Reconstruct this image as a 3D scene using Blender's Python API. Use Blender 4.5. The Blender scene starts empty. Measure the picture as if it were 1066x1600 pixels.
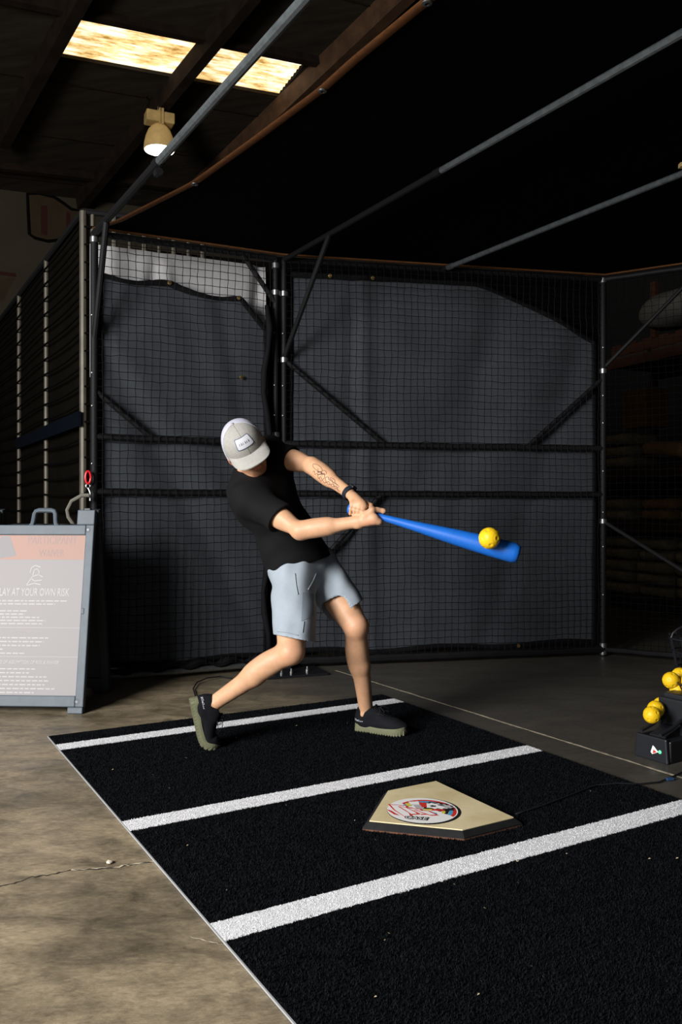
import bpy, math, random
import numpy as np
from mathutils import Vector, Matrix
from mathutils.bvhtree import BVHTree

random.seed(7)
RNG = np.random.default_rng(7)
SC = bpy.context.scene
COL = SC.collection

# ------------------------------------------------------------------ camera
F, CX, HZ, EYE = 1316.0, 533.0, 794.0, 1.08      # focal length (px of 1066x1600), principal x, horizon row, eye height
cam_d = bpy.data.cameras.new('camera')
cam = bpy.data.objects.new('camera', cam_d)
COL.objects.link(cam)
cam.location = (0, 0, EYE)
cam.rotation_euler = (math.pi / 2, 0, 0)
cam_d.sensor_fit = 'VERTICAL'
cam_d.sensor_height = 36.0
cam_d.lens = F / 1600 * 36.0
cam_d.shift_y = -(800 - HZ) / 1600
cam_d.clip_end = 200
SC.camera = cam

# ------------------------------------------------------------------ world, light, exposure
SC.view_settings.view_transform = 'Standard'
SC.view_settings.look = 'None'
SC.view_settings.exposure = 0.0
SC.view_settings.gamma = 1.0
SC.view_settings.use_curve_mapping = False
w = bpy.data.worlds.new('world')
SC.world = w
w.use_nodes = True
w.node_tree.nodes['Background'].inputs[0].default_value = (0.75, 0.85, 1.0, 1)
w.node_tree.nodes['Background'].inputs[1].default_value = 0.008

def area_light(name, loc, target, sx, sy, power, color):
    d = bpy.data.lights.new(name, 'AREA')
    d.shape = 'RECTANGLE'; d.size = sx; d.size_y = sy
    d.energy = power; d.color = color
    o = bpy.data.objects.new(name, d)
    COL.objects.link(o)
    o.location = loc
    o.rotation_euler = (Vector(target) - Vector(loc)).to_track_quat('-Z', 'Y').to_euler()
    return o

# daylight falling through the open roll-up door in the left wall, and an added weak fill lamp behind the camera
area_light('door_daylight', (-4.3, -1.0, 2.5), (0.1, 4.0, 0.7), 2.4, 2.6, 960, (1.0, 0.985, 0.96))
area_light('rear_fill', (-1.0, -4.5, 2.3), (0.3, 4.5, 1.2), 3.0, 2.4, 34, (0.86, 0.93, 1.0))

# ------------------------------------------------------------------ helpers
def P(px, py, Y):
    """world point at depth Y on the sight line of a pixel of the photograph"""
    return np.array([(px - CX) / F * Y, Y, EYE + (HZ - py) / F * Y])

def G(px, py, z=0.0):
    """world point at height z on the sight line of a pixel"""
    return P(px, py, F * (EYE - z) / (py - HZ))

def nrm(v):
    v = np.asarray(v, float)
    return v / np.linalg.norm(v)

MATS = {}
def mat(name, color, rough=0.6, metal=0.0, vary=0.0, vscale=8.0, bump=0.0, bscale=60.0, color2=None,
        emit=None, estr=0.0, stretch=(1, 1, 1), detail=5.0, spec=0.3, coat=0.0, trans=0.0):
    if name in MATS:
        return MATS[name]
    m = bpy.data.materials.new(name)
    m.use_nodes = True
    nt = m.node_tree
    b = nt.nodes['Principled BSDF']
    b.inputs['Base Color'].default_value = (*color, 1)
    b.inputs['Roughness'].default_value = rough
    b.inputs['Metallic'].default_value = metal
    b.inputs['Specular IOR Level'].default_value = spec
    b.inputs['Coat Weight'].default_value = coat
    if emit:
        b.inputs['Emission Color'].default_value = (*emit, 1)
        b.inputs['Emission Strength'].default_value = estr
    L = nt.links.new
    if vary or color2 or bump:
        tc = nt.nodes.new('ShaderNodeTexCoord')
        mp = nt.nodes.new('ShaderNodeMapping')
        mp.inputs['Scale'].default_value = stretch
        L(tc.outputs['Object'], mp.inputs['Vector'])
    if vary or color2:
        n = nt.nodes.new('ShaderNodeTexNoise')
        n.inputs['Scale'].default_value = vscale
        n.inputs['Detail'].default_value = detail
        n.inputs['Roughness'].default_value = 0.62
        L(mp.outputs[0], n.inputs['Vector'])
        r = nt.nodes.new('ShaderNodeValToRGB')
        c2 = color2 or tuple(c * (1 - vary) for c in color)
        r.color_ramp.elements[0].position = 0.34
        r.color_ramp.elements[1].position = 0.66
        r.color_ramp.elements[0].color = (*c2, 1)
        r.color_ramp.elements[1].color = (*color, 1)
        L(n.outputs['Fac'], r.inputs['Fac'])
        L(r.outputs['Color'], b.inputs['Base Color'])
    if bump:
        n2 = nt.nodes.new('ShaderNodeTexNoise')
        n2.inputs['Scale'].default_value = bscale
        n2.inputs['Detail'].default_value = 3.0
        L(mp.outputs[0], n2.inputs['Vector'])
        bp = nt.nodes.new('ShaderNodeBump')
        bp.inputs['Strength'].default_value = bump
        bp.inputs['Distance'].default_value = 0.004
        L(n2.outputs['Fac'], bp.inputs['Height'])
        L(bp.outputs['Normal'], b.inputs['Normal'])
    MATS[name] = m
    return m

class MB:
    """collects shapes into one mesh"""
    def __init__(s):
        s.v = []; s.f = []; s.mi = []
    def add(s, vs, fs, mi=0):
        o = len(s.v)
        s.v += [tuple(map(float, q)) for q in vs]
        s.f += [tuple(i + o for i in q) for q in fs]
        s.mi += [mi] * len(fs)
        return s
    def box(s, c, size, ax=None, mi=0):
        c = np.asarray(c, float)
        ax = np.eye(3) if ax is None else np.array([np.asarray(a, float) for a in ax])
        vs = []
        for k in range(8):
            sg = np.array([(k & 1) * 2 - 1, (k >> 1 & 1) * 2 - 1, (k >> 2 & 1) * 2 - 1]) * 0.5
            q = sg * np.asarray(size)
            vs.append(c + q[0] * ax[0] + q[1] * ax[1] + q[2] * ax[2])
        return s.add(vs, [(0, 2, 3, 1), (4, 5, 7, 6), (0, 1, 5, 4), (2, 6, 7, 3), (0, 4, 6, 2), (1, 3, 7, 5)], mi)
    def tube(s, pts, r, n=10, closed=False, caps=True, mi=0, flat=None):
        pts = [np.asarray(p, float) for p in pts]
        m = len(pts)
        rr = r if hasattr(r, '__len__') else [r] * m
        vs = []
        up = None
        for i in range(m):
            if closed:
                t = nrm(pts[(i + 1) % m] - pts[i - 1])
            else:
                t = nrm(pts[min(i + 1, m - 1)] - pts[max(i - 1, 0)])
            if up is None:
                a = np.array([0, 0, 1.0]) if abs(t[2]) < 0.9 else np.array([1.0, 0, 0])
                if flat is not None:
                    a = np.asarray(flat[0], float)
                up = nrm(a - t * a.dot(t))
            else:
                up = nrm(up - t * up.dot(t))
            sd = np.cross(t, up)
            ku = 1.0 if flat is None else flat[1]
            for k in range(n):
                an = 2 * math.pi * k / n
                vs.append(pts[i] + rr[i] * (math.cos(an) * up * ku + math.sin(an) * sd))
        fs = []
        for i in range(m if closed else m - 1):
            j = (i + 1) % m
            for k in range(n):
                k2 = (k + 1) % n
                fs.append((i * n + k, i * n + k2, j * n + k2, j * n + k))
        if caps and not closed:
            fs.append(tuple(reversed(range(n))))
            fs.append(tuple((m - 1) * n + k for k in range(n)))
        return s.add(vs, fs, mi)
    def lathe(s, prof, c, ax=(0, 0, 1), n=24, mi=0):
        """prof: (radius, height) pairs along axis ax from point c"""
        ax = nrm(ax); c = np.asarray(c, float)
        a = np.array([1.0, 0, 0]) if abs(ax[0]) < 0.9 else np.array([0, 1.0, 0])
        e1 = nrm(np.cross(ax, a)); e2 = np.cross(ax, e1)
        vs = []; fs = []
        for r, h in prof:
            for k in range(n):
                t = 2 * math.pi * k / n
                vs.append(c + ax * h + r * (math.cos(t) * e1 + math.sin(t) * e2))
        for i in range(len(prof) - 1):
            for k in range(n):
                k2 = (k + 1) % n
                fs.append((i * n + k, i * n + k2, (i + 1) * n + k2, (i + 1) * n + k))
        if prof[0][0] > 1e-6: fs.append(tuple(reversed(range(n))))
        if prof[-1][0] > 1e-6: fs.append(tuple((len(prof) - 1) * n + k for k in range(n)))
        return s.add(vs, fs, mi)
    def prism(s, poly, o, ex, ey, ez, h0, h1, mi=0):
        """polygon (list of 2d points) in the frame o, ex, ey extruded along ez from h0 to h1"""
        o = np.asarray(o, float); ex, ey, ez = map(lambda q: np.asarray(q, float), (ex, ey, ez))
        n = len(poly)
        vs = [o + p[0] * ex + p[1] * ey + ez * h0 for p in poly] + [o + p[0] * ex + p[1] * ey + ez * h1 for p in poly]
        fs = [tuple(reversed(range(n))), tuple(range(n, 2 * n))]
        fs += [(k, (k + 1) % n, n + (k + 1) % n, n + k) for k in range(n)]
        return s.add(vs, fs, mi)
    def grid(s, fn, nu, nv, mi=0):
        vs = [fn(i / nu, j / nv) for i in range(nu + 1) for j in range(nv + 1)]
        fs = [(i * (nv + 1) + j, (i + 1) * (nv + 1) + j, (i + 1) * (nv + 1) + j + 1, i * (nv + 1) + j + 1)
              for i in range(nu) for j in range(nv)]
        return s.add(vs, fs, mi)
    def build(s, name, m, parent=None, smooth=35, bevel=0.0):
        me = bpy.data.meshes.new(name)
        me.from_pydata(s.v, [], s.f)
        ms = m if isinstance(m, (list, tuple)) else [m]
        for q in ms: me.materials.append(q)
        if len(ms) > 1: me.polygons.foreach_set('material_index', s.mi)
        me.update()
        return link(name, me, parent, smooth, bevel)

def link(name, me, parent=None, smooth=35, bevel=0.0):
    if smooth:
        me.shade_smooth()
        if smooth < 180: me.set_sharp_from_angle(angle=math.radians(smooth))
    o = bpy.data.objects.new(name, me)
    COL.objects.link(o)
    if parent is not None:
        o.parent = parent
        o.matrix_parent_inverse = Matrix.Translation(-Vector(parent.location))
    if bevel:
        b = o.modifiers.new('bevel', 'BEVEL'); b.width = bevel; b.segments = 2; b.limit_method = 'ANGLE'
    return o

def tag(o, label=None, cat=None, group=None, kind=None):
    if label: o['label'] = label
    if cat: o['category'] = cat
    if group: o['group'] = group
    if kind: o['kind'] = kind
    return o

def thing(name, loc, label, cat, group=None):
    o = bpy.data.objects.new(name, None)
    COL.objects.link(o)
    o.location = tuple(map(float, loc)); o.empty_display_size = 0.1
    return tag(o, label, cat, group)

def copy_tree(o, delta, parent=None):
    c = o.copy(); COL.objects.link(c)
    if parent is not None: c.parent = parent
    else: c.location = Vector(o.location) + Vector(tuple(map(float, delta)))
    for ch in [q for q in bpy.data.objects if q.parent == o]:
        copy_tree(ch, delta, c)
    return c

def text_mb(mb, body, size, o, ex, ey, align='LEFT', sx=1.0, shear=0.0, mi=0, lift=0.0, bold=0.0):
    """flat lettering added to mb in the frame o, ex, ey"""
    cu = bpy.data.curves.new('letters', 'FONT')
    cu.body = body; cu.size = size; cu.align_x = align; cu.shear = shear; cu.resolution_u = 2
    cu.offset = bold
    ob = bpy.data.objects.new('letters', cu)
    COL.objects.link(ob)
    dg = bpy.context.evaluated_depsgraph_get()
    me = ob.evaluated_get(dg).to_mesh()
    ez = np.cross(ex, ey)
    vs = [np.asarray(o) + v.co.x * sx * np.asarray(ex) + v.co.y * np.asarray(ey) + lift * ez for v in me.vertices]
    fs = [tuple(p.vertices) for p in me.polygons]
    ob.evaluated_get(dg).to_mesh_clear()
    mb.add(vs, fs, mi)
    bpy.data.objects.remove(ob); bpy.data.curves.remove(cu)

def wob(x, y, seed=0, n=5, f0=1.0):
    """smooth pseudo noise in -1..1"""
    r = np.random.default_rng(seed)
    t = 0.0
    for i in range(n):
        a = r.uniform(-1, 1, 2) * f0 * (1 + i); p = r.uniform(0, 6.28)
        t = t + np.sin(a[0] * x + a[1] * y + p) / (1 + 0.5 * i)
    return t / 2.6

# ---- signed distance fields, for the body and for cloth
class Field:
    def __init__(s, lo, hi, res):
        s.lo = np.asarray(lo, float); s.res = res
        s.n = np.ceil((np.asarray(hi) - s.lo) / res).astype(int) + 1
        s.a = np.full(s.n, 1.0, np.float32)
    def _sub(s, lo, hi):
        i0 = np.clip(np.floor((np.asarray(lo) - s.lo) / s.res).astype(int), 0, s.n - 1)
        i1 = np.clip(np.ceil((np.asarray(hi) - s.lo) / s.res).astype(int) + 1, 1, s.n)
        sl = tuple(slice(a, b) for a, b in zip(i0, i1))
        g = [(s.lo[k] + s.res * np.arange(i0[k], i1[k])).astype(np.float32) for k in range(3)]
        return sl, g[0][:, None, None], g[1][None, :, None], g[2][None, None, :]
    def add(s, pr, k=0.01, inf=0.0):
        f, lo, hi = pr
        pad = 0.02 + k + inf
        sl, X, Y, Z = s._sub(lo - pad, hi + pad)
        if 0 in s.a[sl].shape: return
        d = (f(X, Y, Z) - inf).astype(np.float32)
        a = s.a[sl]
        h = np.maximum(k - np.abs(a - d), 0) / max(k, 1e-6)
        s.a[sl] = np.minimum(a, d) - h * h * k * 0.25
    def cut(s, pr, k=0.003, inf=0.0):
        f, lo, hi = pr
        pad = 0.03 + k + inf
        sl, X, Y, Z = s._sub(lo - pad, hi + pad)
        d = -(f(X, Y, Z) - inf).astype(np.float32)
        a = s.a[sl]
        h = np.maximum(k - np.abs(a - d), 0) / max(k, 1e-6)
        s.a[sl] = np.maximum(a, d) + h * h * k * 0.25
    def plane(s, pt, n, lo=None, hi=None):
        """keep the side the normal points away from, inside an optional box"""
        n = nrm(n)
        sl, X, Y, Z = s._sub(s.lo if lo is None else lo, s.lo + s.res * s.n if hi is None else hi)
        d = (X - pt[0]) * n[0] + (Y - pt[1]) * n[1] + (Z - pt[2]) * n[2]
        s.a[sl] = np.maximum(s.a[sl], d)
    def disp(s, fn):
        sl, X, Y, Z = s._sub(s.lo, s.lo + s.res * s.n)
        near = np.abs(s.a) < 0.05
        ii = np.nonzero(near)
        p = s.lo + s.res * np.stack(ii, 1)
        s.a[ii] += fn(p[:, 0], p[:, 1], p[:, 2]).astype(np.float32)
    def mesh(s, name, smooth_it=2):
        A = s.a
        A[[0, -1]] = 1; A[:, [0, -1]] = 1; A[:, :, [0, -1]] = 1
        sg = A < 0
        c8 = [sg[i:sg.shape[0] - 1 + i, j:sg.shape[1] - 1 + j, k:sg.shape[2] - 1 + k]
              for i in (0, 1) for j in (0, 1) for k in (0, 1)]
        cnt = np.zeros(c8[0].shape, np.int8)
        for c in c8: cnt += c
        act = (cnt > 0) & (cnt < 8)
        I = np.stack(np.nonzero(act), 1)
        idx = np.full(act.shape, -1, np.int32)
        idx[act] = np.arange(len(I))
        off = np.array([(i, j, k) for i in (0, 1) for j in (0, 1) for k in (0, 1)])
        val = np.stack([A[I[:, 0] + o[0], I[:, 1] + o[1], I[:, 2] + o[2]] for o in off], 1)
        acc = np.zeros((len(I), 3)); num = np.zeros(len(I))
        for a in range(8):
            for b in range(a + 1, 8):
                if np.abs(off[a] - off[b]).sum() != 1: continue
                va, vb = val[:, a], val[:, b]
                x = (va < 0) != (vb < 0)
                t = np.where(x, va / np.where(x, va - vb, 1), 0)
                acc += np.where(x[:, None], off[a] + t[:, None] * (off[b] - off[a]), 0); num += x
        V = s.lo + s.res * (I + acc / num[:, None])
        faces = []
        for ax in range(3):
            b, c = (ax + 1) % 3, (ax + 2) % 3
            sl0 = [slice(None)] * 3; sl1 = [slice(None)] * 3
            sl0[ax] = slice(0, -1); sl1[ax] = slice(1, None)
            s0, s1 = sg[tuple(sl0)], sg[tuple(sl1)]
            E = np.stack(np.nonzero(s0 != s1), 1)
            fl = s0[E[:, 0], E[:, 1], E[:, 2]]
            q = []
            for db, dc in ((0, 0), (-1, 0), (-1, -1), (0, -1)):
                e = E.copy(); e[:, b] += db; e[:, c] += dc
                q.append(idx[e[:, 0], e[:, 1], e[:, 2]])
            q = np.stack(q, 1)
            q[~fl] = q[~fl][:, ::-1]
            faces.append(q)
        Fq = np.concatenate(faces)
        Fq = Fq[(Fq >= 0).all(1)]
        ed = np.concatenate([Fq[:, [0, 1]], Fq[:, [1, 2]], Fq[:, [2, 3]], Fq[:, [3, 0]]])
        deg = np.maximum(np.bincount(ed.ravel(), minlength=len(V)), 1)
        for lam in [0.5, -0.52] * smooth_it:
            S = np.stack([np.bincount(ed[:, 0], V[ed[:, 1], k], len(V)) + np.bincount(ed[:, 1], V[ed[:, 0], k], len(V)) for k in range(3)], 1)
            V = V + lam * (S / deg[:, None] - V)
        me = bpy.data.meshes.new(name)
        me.vertices.add(len(V)); me.vertices.foreach_set('co', V.astype(np.float32).ravel())
        me.loops.add(Fq.size); me.loops.foreach_set('vertex_index', Fq.astype(np.int32).ravel())
        me.polygons.add(len(Fq))
        me.polygons.foreach_set('loop_start', np.arange(0, Fq.size, 4, dtype=np.int32))
        me.update(calc_edges=True); me.validate()
        return me, V

def cone(a, b, ra, rb, side=None, sq=1.0):
    """tapered capsule; squashed by sq along the direction side"""
    a = np.asarray(a, float); b = np.asarray(b, float); ab = b - a; L2 = max(ab.dot(ab), 1e-9)
    if side is not None: side = nrm(side)
    def f(X, Y, Z):
        x, y, z = X - a[0], Y - a[1], Z - a[2]
        t = np.clip((x * ab[0] + y * ab[1] + z * ab[2]) / L2, 0, 1)
        x = x - t * ab[0]; y = y - t * ab[1]; z = z - t * ab[2]
        if side is not None:
            q = (x * side[0] + y * side[1] + z * side[2]) * (1 / sq - 1)
            x = x + q * side[0]; y = y + q * side[1]; z = z + q * side[2]
            return (np.sqrt(x * x + y * y + z * z) - (ra + t * (rb - ra))) * min(1.0, sq)
        return np.sqrt(x * x + y * y + z * z) - (ra + t * (rb - ra))
    R = max(ra, rb) * max(1.0, sq)
    return f, np.minimum(a, b) - R, np.maximum(a, b) + R

def ell(c, r, ax=None):
    c = np.asarray(c, float); r = np.asarray(r, float)
    ax = np.eye(3) if ax is None else np.array([np.asarray(q, float) for q in ax])
    def f(X, Y, Z):
        x, y, z = X - c[0], Y - c[1], Z - c[2]
        k0 = 0; k1 = 0
        for i in range(3):
            q = (x * ax[i][0] + y * ax[i][1] + z * ax[i][2]) / r[i]
            k0 = k0 + q * q; k1 = k1 + (q / r[i]) ** 2
        k0 = np.sqrt(k0); k1 = np.sqrt(k1) + 1e-9
        return k0 * (k0 - 1) / k1
    R = max(r)
    return f, c - R, c + R
# ------------------------------------------------------------------ shared materials
M_black_pipe = mat('black_padded_pipe', (0.006, 0.006, 0.007), 0.6, spec=0.15, bump=0.3, bscale=120)
M_galv = mat('galvanised_steel', (0.115, 0.13, 0.14), 0.45, 0.5, vary=0.35, vscale=30)
M_galv_bright = mat('bright_zinc', (0.30, 0.315, 0.32), 0.35, 0.9, vary=0.3, vscale=60)
M_brass = mat('brass_grommet', (0.55, 0.38, 0.16), 0.35, 0.9)
M_net = mat('net_cord', (0.004, 0.004, 0.005), 0.7, spec=0.12)
M_scrim = mat('charcoal_scrim', (0.042, 0.0465, 0.054), 0.85, spec=0.1, vary=0.22, vscale=3.0, bump=0.25, bscale=350)
M_canopy = mat('black_shade_cloth', (0.0022, 0.0022, 0.0022), 0.95, spec=0.02)
M_hem = mat('black_hem', (0.004, 0.004, 0.005), 0.8, spec=0.1)
M_black = mat('black_plastic', (0.012, 0.013, 0.016), 0.42)
M_yellow = mat('yellow_plastic', (0.80, 0.50, 0.012), 0.42, vary=0.12, vscale=20)

# ------------------------------------------------------------------ the setting
E1 = np.array([-0.56, 0.83, 0.0]); E1 /= np.linalg.norm(E1)     # building axis, away
E2 = np.array([E1[1], -E1[0], 0.0])                             # building axis, to the right
def BL(a, b, z=0.0): return E2 * a + E1 * b + np.array([0, 0, z])

# floor: stained, burnished concrete slab
ja, jb = G(525, 1048), G(1066, 1216); jd = nrm(jb - ja); jn = np.array([-jd[1], jd[0], 0]); jn = jn if jn[1] > 0 else -jn
def floor_mat(name, ca, cb, cd):
    m = bpy.data.materials.new(name); m.use_nodes = True
    nt = m.node_tree; L = nt.links.new; b = nt.nodes['Principled BSDF']
    tc = nt.nodes.new('ShaderNodeTexCoord')
    mp = nt.nodes.new('ShaderNodeMapping'); mp.inputs['Scale'].default_value = (1.0, 1.9, 1); mp.inputs['Rotation'].default_value = (0, 0, -0.1)
    L(tc.outputs['Object'], mp.inputs[0])
    def noise(sc, det, ro=0.6, dist=0.0):
        n = nt.nodes.new('ShaderNodeTexNoise'); n.inputs['Scale'].default_value = sc; n.inputs['Detail'].default_value = det
        n.inputs['Roughness'].default_value = ro; n.inputs['Distortion'].default_value = dist
        L(mp.outputs[0], n.inputs['Vector']); return n
    def ramp(src, p0, c0, p1, c1):
        r = nt.nodes.new('ShaderNodeValToRGB'); e = r.color_ramp.elements
        e[0].position = p0; e[0].color = (*c0, 1); e[1].position = p1; e[1].color = (*c1, 1)
        L(src.outputs['Fac'], r.inputs['Fac']); return r
    def mix(fac, a, c, kind='MIX'):
        x = nt.nodes.new('ShaderNodeMix'); x.data_type = 'RGBA'; x.blend_type = kind
        if isinstance(fac, float): x.inputs[0].default_value = fac
        else: L(fac, x.inputs[0])
        L(a, x.inputs[6]); L(c, x.inputs[7]); return x.outputs[2]
    base = ramp(noise(1.3, 6, 0.62, 0.4), 0.34, ca, 0.68, cb)
    mid = ramp(noise(6.0, 8, 0.7, 0.6), 0.32, (0.30, 0.285, 0.27), 0.60, (1.1, 1.08, 1.05))
    fine = ramp(noise(40, 8, 0.78), 0.32, (0.50, 0.50, 0.50), 0.62, (1.06, 1.06, 1.06))
    c = mix(0.8, base.outputs[0], mid.outputs[0], 'MULTIPLY')
    c = mix(0.85, c, fine.outputs[0], 'MULTIPLY')
    dk = ramp(noise(2.6, 5, 0.6, 1.2), 0.27, (0, 0, 0), 0.40, (1, 1, 1))
    drk = nt.nodes.new('ShaderNodeRGB'); drk.outputs[0].default_value = (*cd, 1)
    inv = nt.nodes.new('ShaderNodeMath'); inv.operation = 'MULTIPLY_ADD'; inv.inputs[1].default_value = -0.65; inv.inputs[2].default_value = 0.65
    L(dk.outputs[0], inv.inputs[0])
    c = mix(inv.outputs[0], c, drk.outputs[0])
    # light fall-off put into the colour: darker grey towards the joint, ragged blend
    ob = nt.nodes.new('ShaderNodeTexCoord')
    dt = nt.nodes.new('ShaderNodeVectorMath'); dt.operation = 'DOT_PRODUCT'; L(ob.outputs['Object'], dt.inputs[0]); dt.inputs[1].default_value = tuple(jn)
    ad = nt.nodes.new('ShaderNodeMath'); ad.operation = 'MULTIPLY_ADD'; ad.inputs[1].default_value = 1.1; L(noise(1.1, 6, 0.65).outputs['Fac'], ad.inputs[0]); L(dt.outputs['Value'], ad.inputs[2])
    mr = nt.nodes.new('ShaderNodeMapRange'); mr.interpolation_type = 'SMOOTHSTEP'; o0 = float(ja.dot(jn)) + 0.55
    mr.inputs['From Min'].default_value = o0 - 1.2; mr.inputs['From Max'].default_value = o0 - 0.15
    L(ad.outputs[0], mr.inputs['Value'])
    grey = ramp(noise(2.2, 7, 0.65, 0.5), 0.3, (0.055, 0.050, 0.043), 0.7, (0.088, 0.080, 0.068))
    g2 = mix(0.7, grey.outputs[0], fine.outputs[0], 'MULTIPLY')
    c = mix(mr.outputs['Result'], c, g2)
    L(c, b.inputs['Base Color'])
    rr = ramp(noise(3.0, 5), 0.3, (0.34,) * 3, 0.7, (0.58,) * 3)
    L(rr.outputs[0], b.inputs['Roughness'])
    b.inputs['Specular IOR Level'].default_value = 0.35
    bp = nt.nodes.new('ShaderNodeBump'); bp.inputs['Strength'].default_value = 0.22; bp.inputs['Distance'].default_value = 0.004
    L(noise(28, 6, 0.7).outputs['Fac'], bp.inputs['Height']); L(bp.outputs[0], b.inputs['Normal'])
    return m
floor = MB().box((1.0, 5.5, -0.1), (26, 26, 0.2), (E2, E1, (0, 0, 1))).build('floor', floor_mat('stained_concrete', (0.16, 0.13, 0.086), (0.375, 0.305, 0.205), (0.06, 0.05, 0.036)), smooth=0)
tag(floor, 'brown stained concrete warehouse floor', kind='structure')

M_joint = mat('pale_joint_filler', (0.60, 0.52, 0.39), 0.8, vary=0.6, vscale=25)
M_crack = mat('crack_dark', (0.03, 0.025, 0.02), 0.9)
def ground_strip(mb, pts, wd, z=0.0015, jit=0.0, seed=1, flip=1):
    r = np.random.default_rng(seed); vs = []; fs = []
    for i, p in enumerate(pts):
        t = nrm(np.asarray(pts[min(i + 1, len(pts) - 1)]) - np.asarray(pts[max(i - 1, 0)]))
        n = np.array([-t[1], t[0], 0])
        ww = wd[i] if hasattr(wd, '__len__') else wd
        j = r.uniform(-jit, jit, 2)
        vs += [np.asarray(p) + n * (ww / 2 + j[0]) + np.array([0, 0, z]), np.asarray(p) - n * (ww / 2 + j[1]) + np.array([0, 0, z])]
    fs = [(2 * i, 2 * i + 1, 2 * i + 3, 2 * i + 2) for i in range(len(pts) - 1)]
    mb.add(vs, fs)
def densify(pts, n, jit=0.0, seed=0):
    r = np.random.default_rng(seed); out = []
    for a, b in zip(pts[:-1], pts[1:]):
        for k in range(n): out.append(np.asarray(a) + (np.asarray(b) - np.asarray(a)) * k / n + np.append(r.uniform(-jit, jit, 2), 0))
    return out + [np.asarray(pts[-1])]
mb = MB(); ground_strip(mb, densify([G(525, 1048), G(1066, 1216), G(1300, 1290)], 40, 0.002, 3), 0.014, 0.0020, 0.003)
tag(mb.build('floor_joint', M_joint, floor, 0), 'pale filled saw-cut joint')
crk = [G(-10, 1386), G(20, 1381), G(48, 1371), G(80, 1367), G(110, 1360), G(150, 1358), G(180, 1356), G(205, 1351), G(240, 1347)]
mb = MB(); ground_strip(mb, densify(crk, 5, 0.004, 4), 0.005, 0.0012, 0.003)
tag(mb.build('floor_crack', M_crack, floor, 0), 'thin dark crack')
mb = MB(); ground_strip(mb, densify(crk[4:], 5, 0.004, 5), 0.004, 0.0022, 0.0035)
tag(mb.build('crack_edge', M_joint, floor, 0), 'pale crumbled edge of the crack')
mb = MB(); ground_strip(mb, densify([G(298, 1464), G(330, 1473), G(352, 1477)], 5, 0.003, 6), 0.003, 0.0012, 0.002)
mb.build('floor_crack', M_joint, floor, 0)

# sloping timber roof with a skylight
Z0 = 7.6
def R(px, py, dz=0.0):
    a, c = (px - CX) / F, (HZ - py) / F
    Y = (Z0 + dz - EYE) / (c - 0.153 * a + 0.0778)
    return np.array([a * Y, Y, EYE + c * Y])
q0, q1, q3 = R(113, 28), R(475, 103), R(85, 88)
RA = nrm(q1 - q0); RN = nrm(np.cross(RA, q3 - q0)); RN *= np.sign(RN[2]); RB = nrm(np.cross(RN, RA)); RB *= np.sign(RB.dot(q3 - q0))
wA = np.linalg.norm(q1 - q0); wB = (q3 - q0).dot(RB)
def RP(a, b, d=0.0): return q0 + a * RA + b * RB + d * RN
M_roof = mat('dark_plywood', (0.036, 0.029, 0.021), 0.9, spec=0.1, vary=0.45, vscale=1.6, stretch=(1, 5, 1))
mb = MB()
def roof_slab(a0, a1, b0, b1): mb.box(RP((a0 + a1) / 2, (b0 + b1) / 2, 0.06), (a1 - a0, b1 - b0, 0.1), (RA, RB, RN))
roof_slab(-8, 0, -12, 9); roof_slab(wA, 16, -12, 9); roof_slab(0, wA, -12, 0); roof_slab(0, wA, wB, 9)
ceiling = tag(mb.build('ceiling', M_roof, None, 0), 'dark timber warehouse roof deck', kind='structure')
M_beam = mat('dark_timber', (0.02, 0.013, 0.009), 0.85, spec=0.1, vary=0.5, vscale=6)
M_beam_warm = mat('brown_timber', (0.085, 0.042, 0.02), 0.75, vary=0.5, vscale=6)
def on_roof(px, py):
    p = R(px, py) - q0
    return p.dot(RA), p.dot(RB)
def beam(pa, pb, wd, dp, m, name='beam', e0=0.0, e1=0.0):
    a = np.array(on_roof(*pa)); b = np.array(on_roof(*pb)); t = nrm(b - a)
    a = a - t * e0; b = b + t * e1
    A, B = RP(a[0], a[1], -dp / 2), RP(b[0], b[1], -dp / 2)
    d = nrm(B - A)
    MB().box((A + B) / 2, (np.linalg.norm(B - A), wd, dp), (d, np.cross(RN, d), RN)).build(name, m, ceiling, 0)
beam((370, 0), (124, 306), 0.13, 0.22, M_beam, e0=3)
beam((598, 0), (300, 290), 0.15, 0.26, M_beam_warm, e0=3, e1=1.2)
beam((112, 0), (2, 208), 0.14, 0.22, M_beam, e0=3)
beam((60, 0), (555, 103), 0.09, 0.1, M_beam, 'purlin', 3, 3)
beam((0, 255), (290, 289), 0.09, 0.1, M_beam, 'purlin', 3, 3)
# ply seams
for k in range(-3, 5):
    bb = -1.25 + k * 1.22
    if abs(bb - wB / 2) < 0.45: continue
    MB().box(RP(3, bb, -0.004), (16, 0.012, 0.02), (RA, RB, RN)).build('batten', M_beam, ceiling, 0)

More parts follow.
